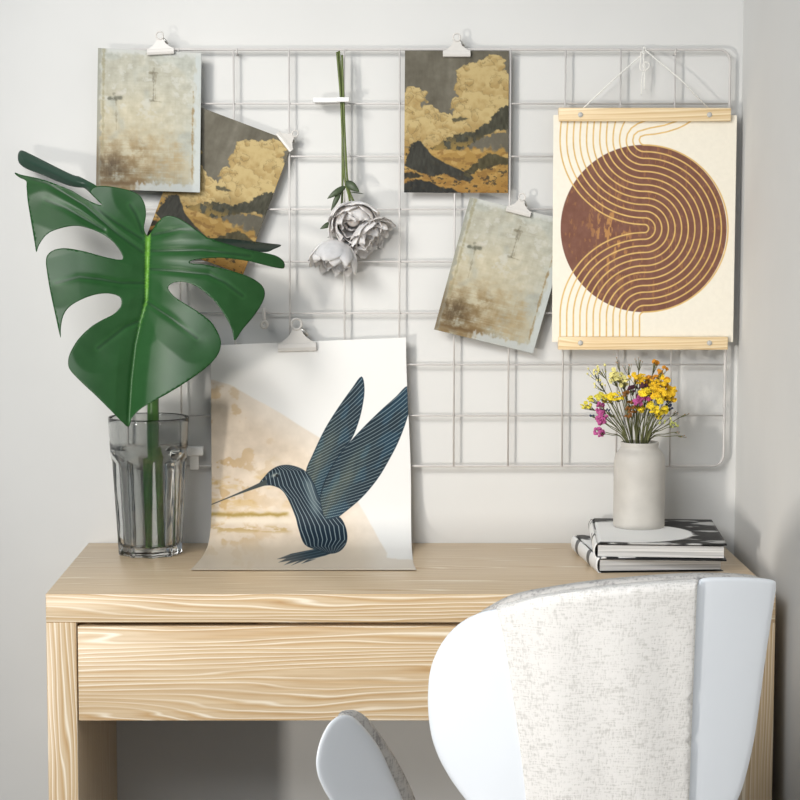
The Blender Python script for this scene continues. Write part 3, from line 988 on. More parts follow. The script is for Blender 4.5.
def leaf_bm(bm, p0, p1, width, nrm, bend=0.15):
    p0, p1 = Vector(p0), Vector(p1)
    d = p1 - p0; L = d.length; d.normalize()
    sd = d.cross(nrm).normalized()
    n2 = sd.cross(d).normalized()
    rows = []
    for i in range(9):
        s = i / 8
        w = width * (math.sin(PI * s ** 0.8) ** 0.8 if 0 < s < 1 else 0.02)
        c = p0 + d * L * s + n2 * bend * L * math.sin(PI * s)
        rows.append([bm.verts.new(c + sd * w * t - n2 * abs(t) * w * 0.35) for t in (-1, -0.5, 0, 0.5, 1)])
    for A, B in zip(rows, rows[1:]):
        for j in range(4):
            bm.faces.new((A[j], A[j + 1], B[j + 1], B[j]))


def peony(label, stem_px, head_px, head_y, axis, size, layers, leaves, seed, sepals=3):
    rng = random.Random(seed)
    H = P(head_px[0], head_px[1], head_y)
    t = thing('peony', label, 'flower', H, group='grey peonies hung head down')
    ax_ = Vector(axis).normalized()
    base = H - ax_ * size * 0.8
    pts = [P(u, v, y) for u, v, y in stem_px] + [base]
    sp = spline(pts, 6)
    tube('stem', [Vector(p) for p in sp], 0.0019, M_STEM, t, 8)
    for p0, p1, w in leaves:
        bm = bmesh.new()
        leaf_bm(bm, P(*p0), P(*p1), w, Vector((0, -1, 0.1)))
        l = from_bm('leaf', bm, M_PLEAF, t)
        l.modifiers.new('thickness', 'SOLIDIFY').thickness = 0.0004
    for k in range(sepals):
        bm = bmesh.new()
        e1 = ax_.orthogonal().normalized(); e2 = ax_.cross(e1)
        a_ = 2 * PI * k / sepals + rng.uniform(0, 1)
        dd = (e1 * math.cos(a_) + e2 * math.sin(a_))
        leaf_bm(bm, base - ax_ * 0.002, base + dd * size * 0.55 + ax_ * size * 0.12 - ax_ * 0.004, 0.005, -ax_)
        l = from_bm('sepal', bm, M_PLEAF, t)
        l.modifiers.new('thickness', 'SOLIDIFY').thickness = 0.0004
    core_bm = bmesh.new()
    bmesh.ops.create_uvsphere(core_bm, u_segments=16, v_segments=10, radius=size * 0.28, matrix=Matrix.Translation(base + ax_ * size * 0.36))
    from_bm('core', core_bm, M_PETAL, t)
    az = rng.uniform(0, 6)
    for R, p0, p1, hw, n in layers:
        for k in range(n):
            bm = bmesh.new()
            az += 2.399
            petal_bm(bm, base, ax_, az, R * size * rng.uniform(0.94, 1.06), p0, p1 * rng.uniform(0.92, 1.08), hw, rng)
            o = from_bm('petal', bm, M_PETAL, t)
            m = o.modifiers.new('thickness', 'SOLIDIFY'); m.thickness = 0.0005
    return t


SY = 0.433
full = [(0.40, 0.15, 2.55, 0.95, 4), (0.54, 0.15, 2.4, 0.9, 5), (0.68, 0.15, 2.15, 0.85, 5), (0.84, 0.12, 1.85, 0.8, 6), (1.02, 0.1, 1.55, 0.75, 6)]
bell = [(0.5, 0.15, 2.4, 0.9, 4), (0.72, 0.15, 2.05, 0.9, 5), (0.9, 0.12, 1.82, 0.85, 6), (1.02, 0.1, 1.68, 0.8, 5)]
openf = [(0.45, 0.15, 2.3, 0.8, 4), (0.62, 0.15, 2.0, 0.8, 5), (0.85, 0.12, 1.6, 0.75, 5), (1.1, 0.1, 1.3, 0.7, 5), (1.5, 0.1, 1.0, 0.5, 5)]
peony('grey peony bloom facing out, the topmost of the hanging bunch', [(337, 52, SY), (341, 100, SY), (343, 150, SY), (345, 180, SY), (349, 196, SY)], (354, 226), 0.412, (0.10, -0.80, -0.55), 0.047, full,
      [((345, 181, SY), (359.5, 192, SY - 0.01), 0.0072), ((346, 186, SY), (327, 199, SY - 0.01), 0.0055), ((352, 207, SY), (366, 207, 0.405), 0.004)], 3)
peony('grey peony bell hanging lowest of the bunch, seen from its side', [(339, 51, SY + 0.003), (342, 100, SY + 0.003), (342.5, 150, SY + 0.003), (342, 200, SY + 0.003), (338, 230, SY + 0.002)], (334, 260), 0.428, (-0.22, -0.25, -0.94), 0.043, bell,
      [((341, 190, SY), (331, 211, SY - 0.008), 0.0045), ((337, 246, SY), (325, 243, SY - 0.012), 0.004), ((334, 222, SY), (320, 229, SY - 0.01), 0.0048)], 8)
peony('grey peony with wide open ragged petals, to the right of the topmost bloom', [(342, 55, SY - 0.001), (343.5, 100, SY - 0.001), (345.5, 150, SY - 0.001), (349, 190, SY + 0.001), (360, 212, SY + 0.003)], (374, 240), 0.430, (0.55, -0.42, -0.72), 0.040, openf,
      [((350, 192, SY), (364, 194, SY - 0.004), 0.0012), ((362, 212, SY), (371, 218, SY - 0.006), 0.004)], 15)

# ------------------------------------------------------------------ glass, water, monstera
gb = PZ(150, 559, deskz)
GR0 = 32.0 / FPX * 3.40
GCY = gb.y + GR0
GC = Vector((P(150, 558, GCY).x, GCY, deskz))
GH = P(150, 416.5, GCY).z - deskz
zsh = P(150, 460, GCY).z - deskz
r_top = 40.0 / FPX * 3.43
r_bot = 31.5 / FPX * 3.40
NF = 9
glass_bm = bmesh.new()
NA = NF * 14
def g_out(z, th):
    k = z / GH
    rnd = r_bot + (r_top - r_bot) * (0.30 + 0.70 * k)
    rnd = rnd if k > 0.02 else rnd
    apo = (r_bot + (r_top - r_bot) * 0.92 * k) * math.cos(PI / NF) + 0.0005
    if z > zsh: apo += (z - zsh) * 0.55
    m = (th % (2 * PI / NF)) - PI / NF
    fac = apo / math.cos(m) - 0.0026 * math.cos(m * NF / 2)
    d_ = 0.0012
    hh = max(0.0, min(1.0, 0.5 + 0.5 * (fac - rnd) / d_))
    return fac * (1 - hh) + rnd * hh - d_ * hh * (1 - hh)
zs = list(np.linspace(0.0, 0.006, 3)) + list(np.linspace(0.012, zsh - 0.02, 14)) + list(np.linspace(zsh - 0.015, zsh + 0.025, 18)) + list(np.linspace(zsh + 0.03, GH - 0.001, 8))
rings = []
for i, z in enumerate(zs):
    ring = []
    for j in range(NA):
        th = 2 * PI * j / NA
        r = g_out(z, th) - (0.0012 if i == 0 else 0)
        ring.append(glass_bm.verts.new(GC + Vector((r * math.cos(th), r * math.sin(th), z + 0.0002))))
    rings.append(ring)
def g_in(z):
    k = z / GH
    base_ = r_bot + (r_top - r_bot) * (0.30 + 0.70 * k) - 0.0017
    return min(base_, (r_bot + (r_top - r_bot) * 0.92 * k) * math.cos(PI / NF) - 0.0058 + max(0, (z - zsh)) * 0.55)
inz = [GH, GH - 0.002] + list(np.linspace(GH - 0.01, 0.022, 16)) + [0.017, 0.0145]
for i, z in enumerate(inz):
    r = g_in(max(z, 0.012))
    if i == 0: r = (g_in(GH) + g_out(GH - 0.001, 0)) / 2
    if i == len(inz) - 1: r -= 0.006
    if i == len(inz) - 2: r -= 0.001
    rr_ = [r + (0.0009 * (float(vnoise(np.array(j * 0.33), np.array(z * 60.0), 5)) - 0.5) if z < zsh + 0.012 and i < len(inz) - 2 else 0) * min(1, j / 8, (NA - j) / 8) for j in range(NA)]
    rings.append([glass_bm.verts.new(GC + Vector((rr_[j] * math.cos(2 * PI * j / NA), rr_[j] * math.sin(2 * PI * j / NA), z))) for j in range(NA)])
for A, B in zip(rings, rings[1:]):
    for j in range(NA):
        glass_bm.faces.new((A[j], A[(j + 1) % NA], B[(j + 1) % NA], B[j]))
glass_bm.faces.new(list(reversed(rings[0]))); glass_bm.faces.new(rings[-1])
gl = from_bm('glass_vase', glass_bm, M_GLASS)
tag(gl, 'tall smoky clear tumbler with fluted sides holding the monstera stalk', 'vase')
shift_origin(gl)
# water: fills the inside a hair past the glass wall
wz = P(150, 447, GCY).z - deskz
wprof = [(g_in(0.014) - 0.0055, 0.0148)] + [(g_in(z) - 0.0004, z) for z in np.linspace(0.018, wz - 0.001, 14)] + [(g_in(wz) - 0.0004, wz)]
bm = bmesh.new()
lathe_bm(bm, wprof, 80, GC)
wa = from_bm('water', bm, M_WATER)
tag(wa, 'clear water filling two thirds of the fluted glass tumbler', 'water')
shift_origin(wa)

# monstera
midrib = [(148, 233), (147.2, 260), (146.5, 300), (141, 320), (135.5, 345), (131.5, 380), (128.6, 427)]
veins = [[(143, 252.5), (115, 232), (85, 205.6), (47.5, 183), (30, 178)], [(142, 239), (115, 222), (94, 207)], [(104, 230), (66, 208), (45.6, 200)], [(146, 283), (121, 283), (98, 279), (78.7, 277), (56, 283)],
         [(137.6, 321.5), (125, 327), (98, 348)], [(148, 236), (180, 229), (200, 230)], [(147.5, 251), (202, 250), (250, 256)], [(149, 269), (176.7, 271), (208.6, 274.4), (225.6, 283), (242.6, 296)], [(147, 302), (172.5, 319), (197, 338)], [(143, 233), (136, 215), (130, 205)]]
blade = [(144, 228), (146, 215), (144.6, 204), (139.4, 195.3), (130, 190.6), (118.8, 187.8), (105.6, 186), (96, 186.5), (91, 190), (91.5, 194), (101.9, 204.7), (94.4, 203.2), (85, 198.5), (75.6, 192.8), (70, 189.7), (56.9, 184.6), (43.8, 179.8), (32.5, 177), (21.3, 174.7), (15.5, 172.6), (15, 174), (19.4, 177.5), (26, 180.9),
         (26.5, 187), (27.8, 202), (30.6, 219), (34.4, 241.3), (36.3, 252), (39, 245), (45.6, 235.6), (55, 230), (71.9, 225.9), (85, 227.2), (100, 232.8), (111.3, 240.3), (118.8, 248.8), (122.5, 256.3), (121.4, 259.6), (111.3, 258.4), (98.3, 255.2), (83.6, 251.1), (65.8, 248.2), (54.4, 249.8), (47.9, 254.4), (45.9, 261), (47, 272.3), (50.3, 291.8), (55.2, 314.5), (60.4, 337.4),
         (60.9, 327.5), (63.3, 316), (69, 307.2), (80.4, 300), (95, 294.7), (108, 293.4), (117.8, 295.8), (121.3, 300), (120.2, 307.2), (112.9, 314.5), (101.5, 320.2), (89.5, 328), (78, 339.5), (70.1, 353), (68.1, 362), (70.1, 370), (80.3, 381.1), (96, 395.8), (111.8, 411.5), (123, 422.8), (128.6, 426.8),
         (131.6, 418.3), (138.8, 410.4), (147.8, 404.3), (165.8, 394.6), (186, 382.3), (206.3, 367.6), (217.5, 355.3), (221, 344), (218.6, 334), (210.8, 321.5), (197.3, 311.2), (187.4, 305.2), (174.6, 296.7), (168.4, 289.2), (169.5, 285), (175.7, 282.2), (185.2, 282.2), (195.9, 286), (206.5, 293.5), (217, 304), (225.6, 316.9), (232, 329.6), (234.8, 340.5),
         (242.6, 329.6), (253.2, 316.9), (261.7, 304), (265, 293.5), (261.7, 285), (251, 277.6), (236.3, 272.2), (219.2, 267.6), (202.2, 264.2), (190.8, 263.3), (190.8, 260.8), (202.2, 258.6), (223.5, 257.8), (249, 261.2), (266, 265.5), (282, 268.6), (284.7, 266), (283.2, 260.6), (276.6, 255.9), (266, 253), (246, 249), (226, 243.5), (208.6, 238), (198, 230.8), (187.4, 223.4), (176.7, 217.4), (166, 216), (157.6, 222.3), (151.2, 231.9), (147.5, 236)]
foldL = [(99, 190), (96, 185.5), (88.8, 181.3), (79.4, 176.6), (73.8, 175.2), (64.4, 171), (47.5, 162.5), (30.6, 154), (22, 150.4), (18.8, 152.2), (17.8, 157), (19.4, 163.4), (26.9, 169), (41.9, 174.7), (56.9, 181.3), (70, 186), (79.4, 187.6), (84, 188), (90, 193), (97, 200), (105, 207), (108, 202)]
foldR = [(203, 238.6), (215, 238.2), (232, 239), (250, 241), (268, 243.2), (281.3, 245), (274, 249), (266, 252), (250, 250.4), (232, 247), (217, 243)]


def slab(outline, depthf, spacing, sub=3, rings=(1.2,)):
    """triangulated outline (pixels): verts (n,2), triangles, outline; rings are inset rows of points along the rim"""
    ol = spline(outline, sub, True)
    keep = [0]
    for i in range(1, len(ol)):
        if np.hypot(*(ol[i] - ol[keep[-1]])) > 0.35: keep.append(i)
    ol = ol[keep]
    tg = np.roll(ol, -1, 0) - np.roll(ol, 1, 0)
    tg /= np.maximum(np.hypot(tg[:, 0], tg[:, 1]), 1e-6)[:, None]
    nr = np.stack([-tg[:, 1], tg[:, 0]], -1)
    t0 = ol + nr * 0.3
    if inside(t0[:, 0], t0[:, 1], ol).mean() < 0.5: nr = -nr
    pts = [ol]
    for r_ in rings:
        q = ol + nr * r_
        pts.append(q[sdf(q[:, 0], q[:, 1], ol) < -0.93 * r_])
    lo_, hi_ = ol.min(0), ol.max(0)
    gx_, gy_ = np.meshgrid(np.arange(lo_[0], hi_[0], spacing), np.arange(lo_[1], hi_[1], spacing * 0.87))
    gx_[1::2] += spacing / 2
    f = sdf(gx_, gy_, ol) < -(rings[-1] + spacing * 0.5)
    pts.append(np.stack([gx_[f], gy_[f]], -1))
    pts = np.vstack(pts)
    r = delaunay_2d_cdt([Vector(p) for p in pts], [], [list(range(len(ol)))], 1, 1e-5)
    uv = np.array([tuple(p) for p in r[0]])
    return uv, [tuple(t) for t in r[2]], ol


def mid_x(v): return np.interp(v, [p[1] for p in midrib], [p[0] for p in midrib])


def leaf_depth(u, v):
    dm = seg_dist(u, v, midrib)
    x = dm * 0.00165
    left = u < mid_x(v)
    Y = 0.325 - 0.09 * np.clip((v - 233) / 190, -0.5, 1.0)
    h = np.where(left, 0.40 * x - 1.7 * x * x, 0.52 * x - 2.9 * x * x)
    h = np.maximum(h, -0.085)
    Y = Y - h
    dv = np.full(np.shape(u), 1e9)
    gr = np.zeros(np.shape(u))
    for vn in veins:
        d1 = seg_dist(u, v, vn)
        dv = np.minimum(dv, d1)
        fade = np.clip(np.hypot(u - vn[-1][0], v - vn[-1][1]) / 40, 0, 1) ** 1.5
        gr = np.maximum(gr, np.exp(-(d1 / 3.2) ** 2) * fade)
    Y = Y + 0.0030 * gr - 0.005 * np.clip(dv / 26, 0, 1) ** 1.2 * np.clip(dm / 15, 0, 1)
    Y = Y + 0.002 * np.exp(-(dm / 2.2) ** 2) * 1.0
    return Y, dm, dv


LV, LT, LC = [], [], []
for outline, kind in ((blade, 0), (foldL, 1), (foldR, 2)):
    uv, tris, ol = slab(outline, None, 1.7, 4)
    u, v = uv[:, 0], uv[:, 1]
    Y, dm, dv = leaf_depth(u, v)
    n = fbm(u / 9, v / 9, 3, 4)
    col = np.empty((len(u), 3)); col[:] = (27, 66, 28)
    col += ((n - 0.5) * 10)[:, None]
    if kind == 0:
        col = blend(col, (38, 82, 40), np.exp(-(dm / 30) ** 2) * 0.5)
        col = blend(col, (16, 44, 22), np.exp(-(dv / 1.4) ** 2) * 0.55)
        col = blend(col, (52, 98, 50), np.exp(-((dv - 2.6) / 1.3) ** 2) * 0.3)
        w_ = np.interp(v, [233, 300, 345, 427], [3.0, 1.6, 0.9, 0.5])
        rib = sstep(w_ * 1.1, w_ * 0.6, dm)
        ribc = np.empty((len(u), 3)); ribc[:] = (96, 146, 52)
        ribc = blend(ribc, (48, 90, 40), sstep(280, 345, v))
        col = col * (1 - rib[:, None]) + ribc * rib[:, None]
    elif kind == 1:
        k = sstep(100, 84, u)
        e = sdf(u, v, ol)
        Y = Y + 0.004 * k + 0.05 * sstep(95, 20, u) + 0.014 * (1 - np.clip(-e / 9, 0, 1)) * k + 0.002
        col = blend(col, (40, 62, 50), k)
        Y = np.maximum(Y, 0.30)
    else:
        k = sstep(205, 225, u)
        Y = Y + 0.004 + 0.02 * sstep(252, 240, v) * k
        col = blend(col, (30, 42, 34), k)
    pos = PNP(u, v, Y)
    b0 = len(LV)
    LV += [tuple(p) for p in pos]
    LT += [tuple(i + b0 for i in t_) for t_ in tris]
    LC += [tuple(c) for c in col]
mon = thing('monstera_leaf', 'single large dark green split monstera leaf standing in the fluted glass tumbler', 'plant', GC + Vector((0, 0, 0.016)))
me = bpy.data.meshes.new('leaf_blade')
me.from_pydata(LV, [], LT)
me.update()
at = me.color_attributes.new('print', 'FLOAT_COLOR', 'POINT')
rgba = np.ones((len(LV), 4), np.float32); rgba[:, :3] = lin_np(np.array(LC))
at.data.foreach_set('color', rgba.reshape(-1))
M_LEAF = painted('monstera_green', 0.38, 0.28, 0.0)
bmx = bmesh.new(); bmx.from_mesh(me); bmesh.ops.recalc_face_normals(bmx, faces=bmx.faces)
for f_ in bmx.faces:
    if f_.normal.y > 0: f_.normal_flip()
bmx.to_mesh(me); bmx.free()
lf = link('leaf_blade', me, M_LEAF, mon)
m = lf.modifiers.new('thickness', 'SOLIDIFY'); m.thickness = 0.0004; m.offset = -1
stem_pts = [P(148, 236, 0.330), P(150, 262, 0.345), P(151, 310, 0.352), P(152.5, 360, 0.355), P(153, 410, 0.360), P(153, 450, 0.366), P(154.5, 500, 0.374), P(157, 545, 0.384)]
st_ = spline(stem_pts, 6)
tube('stalk', [Vector(p) for p in st_], list(np.interp(np.linspace(0, 1, len(st_)), [0, 0.1, 0.5, 1], [0.0045, 0.007, 0.0098, 0.0105])), M_PETIOLE, mon, 14)

# ------------------------------------------------------------------ books, vase, dried flowers
def make_book(name, label, FL, FR, depth, z, th, rot, paint, spine_side=-1):
    """FL, FR: front corners (x, y) on the desk; the spine runs back from the front left corner"""
    o = thing(name, label, 'book', (FL[0], FL[1], z), (0, 0, rot), group='black and white picture books')
    w = FR
    tb = 0.0022
    # cover: fore-edge top -> over the spine -> fore-edge bottom
    cs = []
    for x in np.linspace(w, 0.006, 60): cs.append((x, th))
    for a in np.linspace(0, PI, 15): cs.append((0.006 - 0.0055 * math.sin(a) - 0.0, th / 2 + (th / 2) * math.cos(a)))
    for x in np.linspace(0.0075, w, 8): cs.append((x, 0.0))
    cs = np.array(cs)
    ny = 70
    yy = np.linspace(0, depth, ny)
    pos = np.empty((len(cs), ny, 3))
    pos[..., 0] = cs[:, None, 0]; pos[..., 1] = yy[None, :]; pos[..., 2] = cs[:, None, 1]
    arc = np.concatenate([[0], np.cumsum(np.hypot(np.diff(cs[:, 0]), np.diff(cs[:, 1])))])
    part = np.where(np.arange(len(cs)) < 60, 0, np.where(np.arange(len(cs)) < 75, 1, 2))
    U = np.repeat(cs[:, 0][:, None] / w, ny, 1); V = np.repeat((yy / depth)[None, :], len(cs), 0)
    PT = np.repeat(part[:, None], ny, 1)
    col = paint(U, V, PT)
    me_o = grid_mesh('cover', pos, col, M_COVER, None, None, 0, None)
    me_o.parent = o
    md = me_o.modifiers.new('thickness', 'SOLIDIFY'); md.thickness = tb; md.offset = -1 if spine_side < 0 else 1
    # pages
    bm = bmesh.new()
    box_bm(bm, (0.0055, 0.004, tb + 0.0001), (w - 0.004, depth - 0.004, th - tb - 0.0001))
    pg = from_bm('page_block', bm, M_PAGES, o, world=False, smooth=False)
    return o


M_COVER = painted('gloss_cover', 0.5, 0.3)
m, N, L, b = new_mat('page_edges')
tc = N.new('ShaderNodeTexCoord'); mp = N.new('ShaderNodeMapping'); mp.inputs['Scale'].default_value = (3, 3, 700)
nz = N.new('ShaderNodeTexNoise'); nz.inputs['Scale'].default_value = 1.0; nz.inputs['Detail'].default_value = 3
rp = N.new('ShaderNodeValToRGB'); rp.color_ramp.elements[0].color = lin((150, 150, 150)); rp.color_ramp.elements[1].color = lin((214, 213, 211))
rp.color_ramp.elements[0].position = 0.3; rp.color_ramp.elements[1].position = 0.62
L.new(tc.outputs['Object'], mp.inputs['Vector']); L.new(mp.outputs[0], nz.inputs['Vector']); L.new(nz.outputs['Fac'], rp.inputs['Fac']); L.new(rp.outputs['Color'], b.inputs['Base Color'])
b.inputs['Roughness'].default_value = 0.8
M_PAGES = m


def cover_top(U, V, PT):
    X = U * 0.212; Yb = V * 0.262
    n = fbm(X / 0.03, Yb / 0.05, 4, 3); n2 = fbm(X / 0.012, Yb / 0.02, 3, 9)
    c = np.empty(U.shape + (3,)); c[:] = (26, 26, 26)
    c += ((n2 - 0.5) * 40)[..., None]
    c = blend(c, (196, 196, 194), sstep(0.52, 0.60, fbm(X / 0.05 + 3, Yb / 0.022, 3, 41)) * 0.9)
    c = blend(c, (36, 36, 35), sstep(0.245, 0.252, Yb))
    disc = np.hypot((X - 0.055) / 0.112, (Yb - 0.105) / 0.098)
    c = blend(c, (238, 238, 236), sstep(1.01, 0.985, disc))
    c = blend(c, (238, 238, 236), sstep(0.004, 0.0, X - 0.05) * sstep(0.22, 0.215, Yb) * sstep(0.008, 0.012, Yb))
    c = np.where((PT == 1)[..., None], np.where((n > 0.42)[..., None], (226.0, 226, 224), (60.0, 60, 60)), c)
    c = np.where((PT == 2)[..., None], (34.0, 34, 35), c)
    return c


def cover_low(U, V, PT):
    X = U * 0.21; Yb = V * 0.25
    n = fbm(X / 0.02 + Yb / 0.05, Yb / 0.045, 3, 13)
    c = np.empty(U.shape + (3,)); c[:] = (40, 40, 41)
    c = blend(c, (222, 222, 221), sstep(0.44, 0.5, n))
    stripe = fbm(V * 9, V * 3 + U * 0, 2, 5)
    sp = np.where((np.abs(np.sin(V * 7 + 0.9)) > 0.35)[..., None], (225.0, 225, 224), (92.0, 92, 93))
    c = np.where((PT == 1)[..., None], sp, c)
    c = np.where((PT == 2)[..., None], (30.0, 30, 31), c)
    return c


BT = 0.0232
p0 = PZ(597, 573, deskz); p1 = PZ(723, 571, deskz)
make_book('picture_book', 'lower of the two black and white picture books stacked on the desk', (p0.x, p0.y), 0.208, 0.225, deskz + 0.0003, BT, math.radians(4.5), cover_low)
q0 = PZ(594.5, 558.5, deskz + BT)
ztop = deskz + 2 * BT + 0.0009
make_book('picture_book', 'upper picture book with a white disc on its cover, under the grey vase', (q0.x, q0.y), 0.211, 0.262, deskz + BT + 0.0006, BT, math.radians(-4.5), cover_top)

vb = PZ(638.5, 531.5, ztop)
VR = 25.6 / FPX * 3.38
VC = Vector((P(638.7, 529, vb.y + VR).x, vb.y + VR, ztop))
VH = P(638, 442, VC.y).z - ztop
k = VH
vprof = [(VR * 0.90, 0.0), (VR * 0.97, 0.0015), (VR * 0.995, 0.005), (VR * 1.0, 0.012), (VR * 1.0, k * 0.45), (VR * 1.0, k * 0.72), (VR * 0.985, k * 0.79), (VR * 0.94, k * 0.845), (VR * 0.86, k * 0.885), (VR * 0.78, k * 0.91), (VR * 0.735, k * 0.93), (VR * 0.725, k * 0.95), (VR * 0.74, k * 0.985), (VR * 0.735, k * 1.0), (VR * 0.69, k * 1.0), (VR * 0.66, k * 0.985), (VR * 0.655, k * 0.93), (VR * 0.8, k * 0.86), (VR * 0.9, k * 0.75), (VR * 0.9, k * 0.1), (VR * 0.8, k * 0.06)]
vp = [vprof[0]] + [tuple(x) for x in spline(vprof, 3)[1:]]
bm = bmesh.new()
lathe_bm(bm, vp, 64, VC + Vector((0, 0, 0.0003)))
va_ = from_bm('ceramic_vase', bm, M_VASE)
tag(va_, 'matte pale grey ceramic vase standing on the stacked books, full of dried flowers', 'vase')
shift_origin(va_)

FCOL = {'yellow': (238, 186, 34), 'bright': (246, 204, 44), 'amber': (206, 140, 34), 'cream': (224, 214, 140), 'pink': (182, 84, 142), 'rust': (132, 86, 34), 'plum': (82, 44, 60), 'navy': (44, 56, 88), 'lime': (212, 200, 74), 'straw': (176, 134, 96), 'sage': (186, 190, 110)}
FM = {kx: plain('dried_' + kx, c_, 0.8, noise=0.15, nscale=300) for kx, c_ in FCOL.items()}


def floret_mesh(kind, mat, r):
    bm = bmesh.new()
    if kind == 'button':        # a dome ringed with short petals
        bmesh.ops.create_uvsphere(bm, u_segments=10, v_segments=6, radius=r * 0.55, matrix=Matrix.Diagonal((1, 1, 0.7, 1)))
        for i in range(9):
            a_ = 2 * PI * i / 9
            M_ = Matrix.Rotation(a_, 4, 'Z') @ Matrix.Translation((r * 0.72, 0, -r * 0.05)) @ Matrix.Rotation(-0.25, 4, 'Y') @ Matrix.Diagonal((0.36 * r, 0.27 * r, 0.12 * r, 1))
            bmesh.ops.create_uvsphere(bm, u_segments=8, v_segments=5, radius=1.0, matrix=M_)
    elif kind == 'ball':
        rng = random.Random(5)
        for i in range(11):
            d = Vector((rng.gauss(0, 1), rng.gauss(0, 1), rng.gauss(0, 1))).normalized() * r * 0.6
            bmesh.ops.create_icosphere(bm, subdivisions=1, radius=r * 0.5, matrix=Matrix.Translation(d))
    else:                       # bud: pointed drop
        lathe_bm(bm, [(0.02 * r, -r), (0.5 * r, -0.5 * r), (0.62 * r, 0.1 * r), (0.35 * r, 0.8 * r), (0.05 * r, 1.15 * r)], 8)
    me_ = bpy.data.meshes.new('floret')
    bm.to_mesh(me_); bm.free()
    me_.materials.append(mat)
    me_.polygons.foreach_set('use_smooth', [True] * len(me_.polygons))
    return me_


FLM = {}
def sprig(label, heads, color, kind, r, root_u, base_v=441, dy=0.0, nflo=8, spread=(6, 4), seed=0, stalk=None, side=1.0):
    """heads: pixel centres of the flower clusters; the stem rises out of the vase mouth"""
    rng = random.Random(seed)
    r = r * 1.08; nflo = int(nflo * 1.6); spread = (spread[0] * 1.15, spread[1] * 1.2)
    key = (color, kind, r)
    if key not in FLM: FLM[key] = floret_mesh(kind, FM[color], r)
    yb = VC.y + rng.uniform(-0.012, 0.012)
    b0 = P(root_u, base_v + 2, yb)
    foot = Vector((VC.x + (b0.x - VC.x) * -0.5, VC.y - (yb - VC.y) * 0.5, ztop + 0.03 + rng.uniform(0, 0.02)))
    t = thing('dried_flower', label, 'flower', foot, group='dried flowers in the grey vase')
    bm = bmesh.new()
    flo = []
    for hi, (u, v) in enumerate(heads):
        Yh = VC.y + dy + rng.uniform(-0.012, 0.012)
        H = P(u, v, Yh)
        fork = b0.lerp(H, 0.62) + Vector((rng.uniform(-0.003, 0.003), rng.uniform(-0.004, 0.004), 0.004))
        sp = spline([foot, b0, fork, H], 6)
        tube_bm(bm, [Vector(p) for p in sp], list(np.linspace(0.0009, 0.0006, len(sp))), 6)
        for i in range(nflo):
            a_ = rng.uniform(0, 2 * PI); q_ = math.sqrt(rng.random())
            fp = P(u + spread[0] * q_ * math.cos(a_), v + spread[1] * q_ * math.sin(a_) * 1.0, Yh + rng.uniform(-0.008, 0.008))
            j0 = fork.lerp(H, 0.6)
            mid_ = j0.lerp(fp, 0.55) + Vector((0, 0, -0.001))
            tube_bm(bm, [j0, mid_, fp + Vector((0, 0, -r * 0.3))], [0.0005, 0.00042, 0.0004], 5)
            flo.append(fp)
    from_bm('stem', bm, stalk or M_DRY, t)
    Minv = t.matrix_basis.inverted()
    for i, fp in enumerate(flo):
        f_ = bpy.data.objects.new('floret', FLM[key])
        COL.objects.link(f_)
        f_.parent = t
        f_.location = Minv @ fp
        f_.rotation_euler = (rng.uniform(0.2, 1.3), rng.uniform(-0.5, 0.5), rng.uniform(-0.6, 0.6))
        s_ = rng.uniform(0.8, 1.2); f_.scale = (s_, s_, s_)
    return t


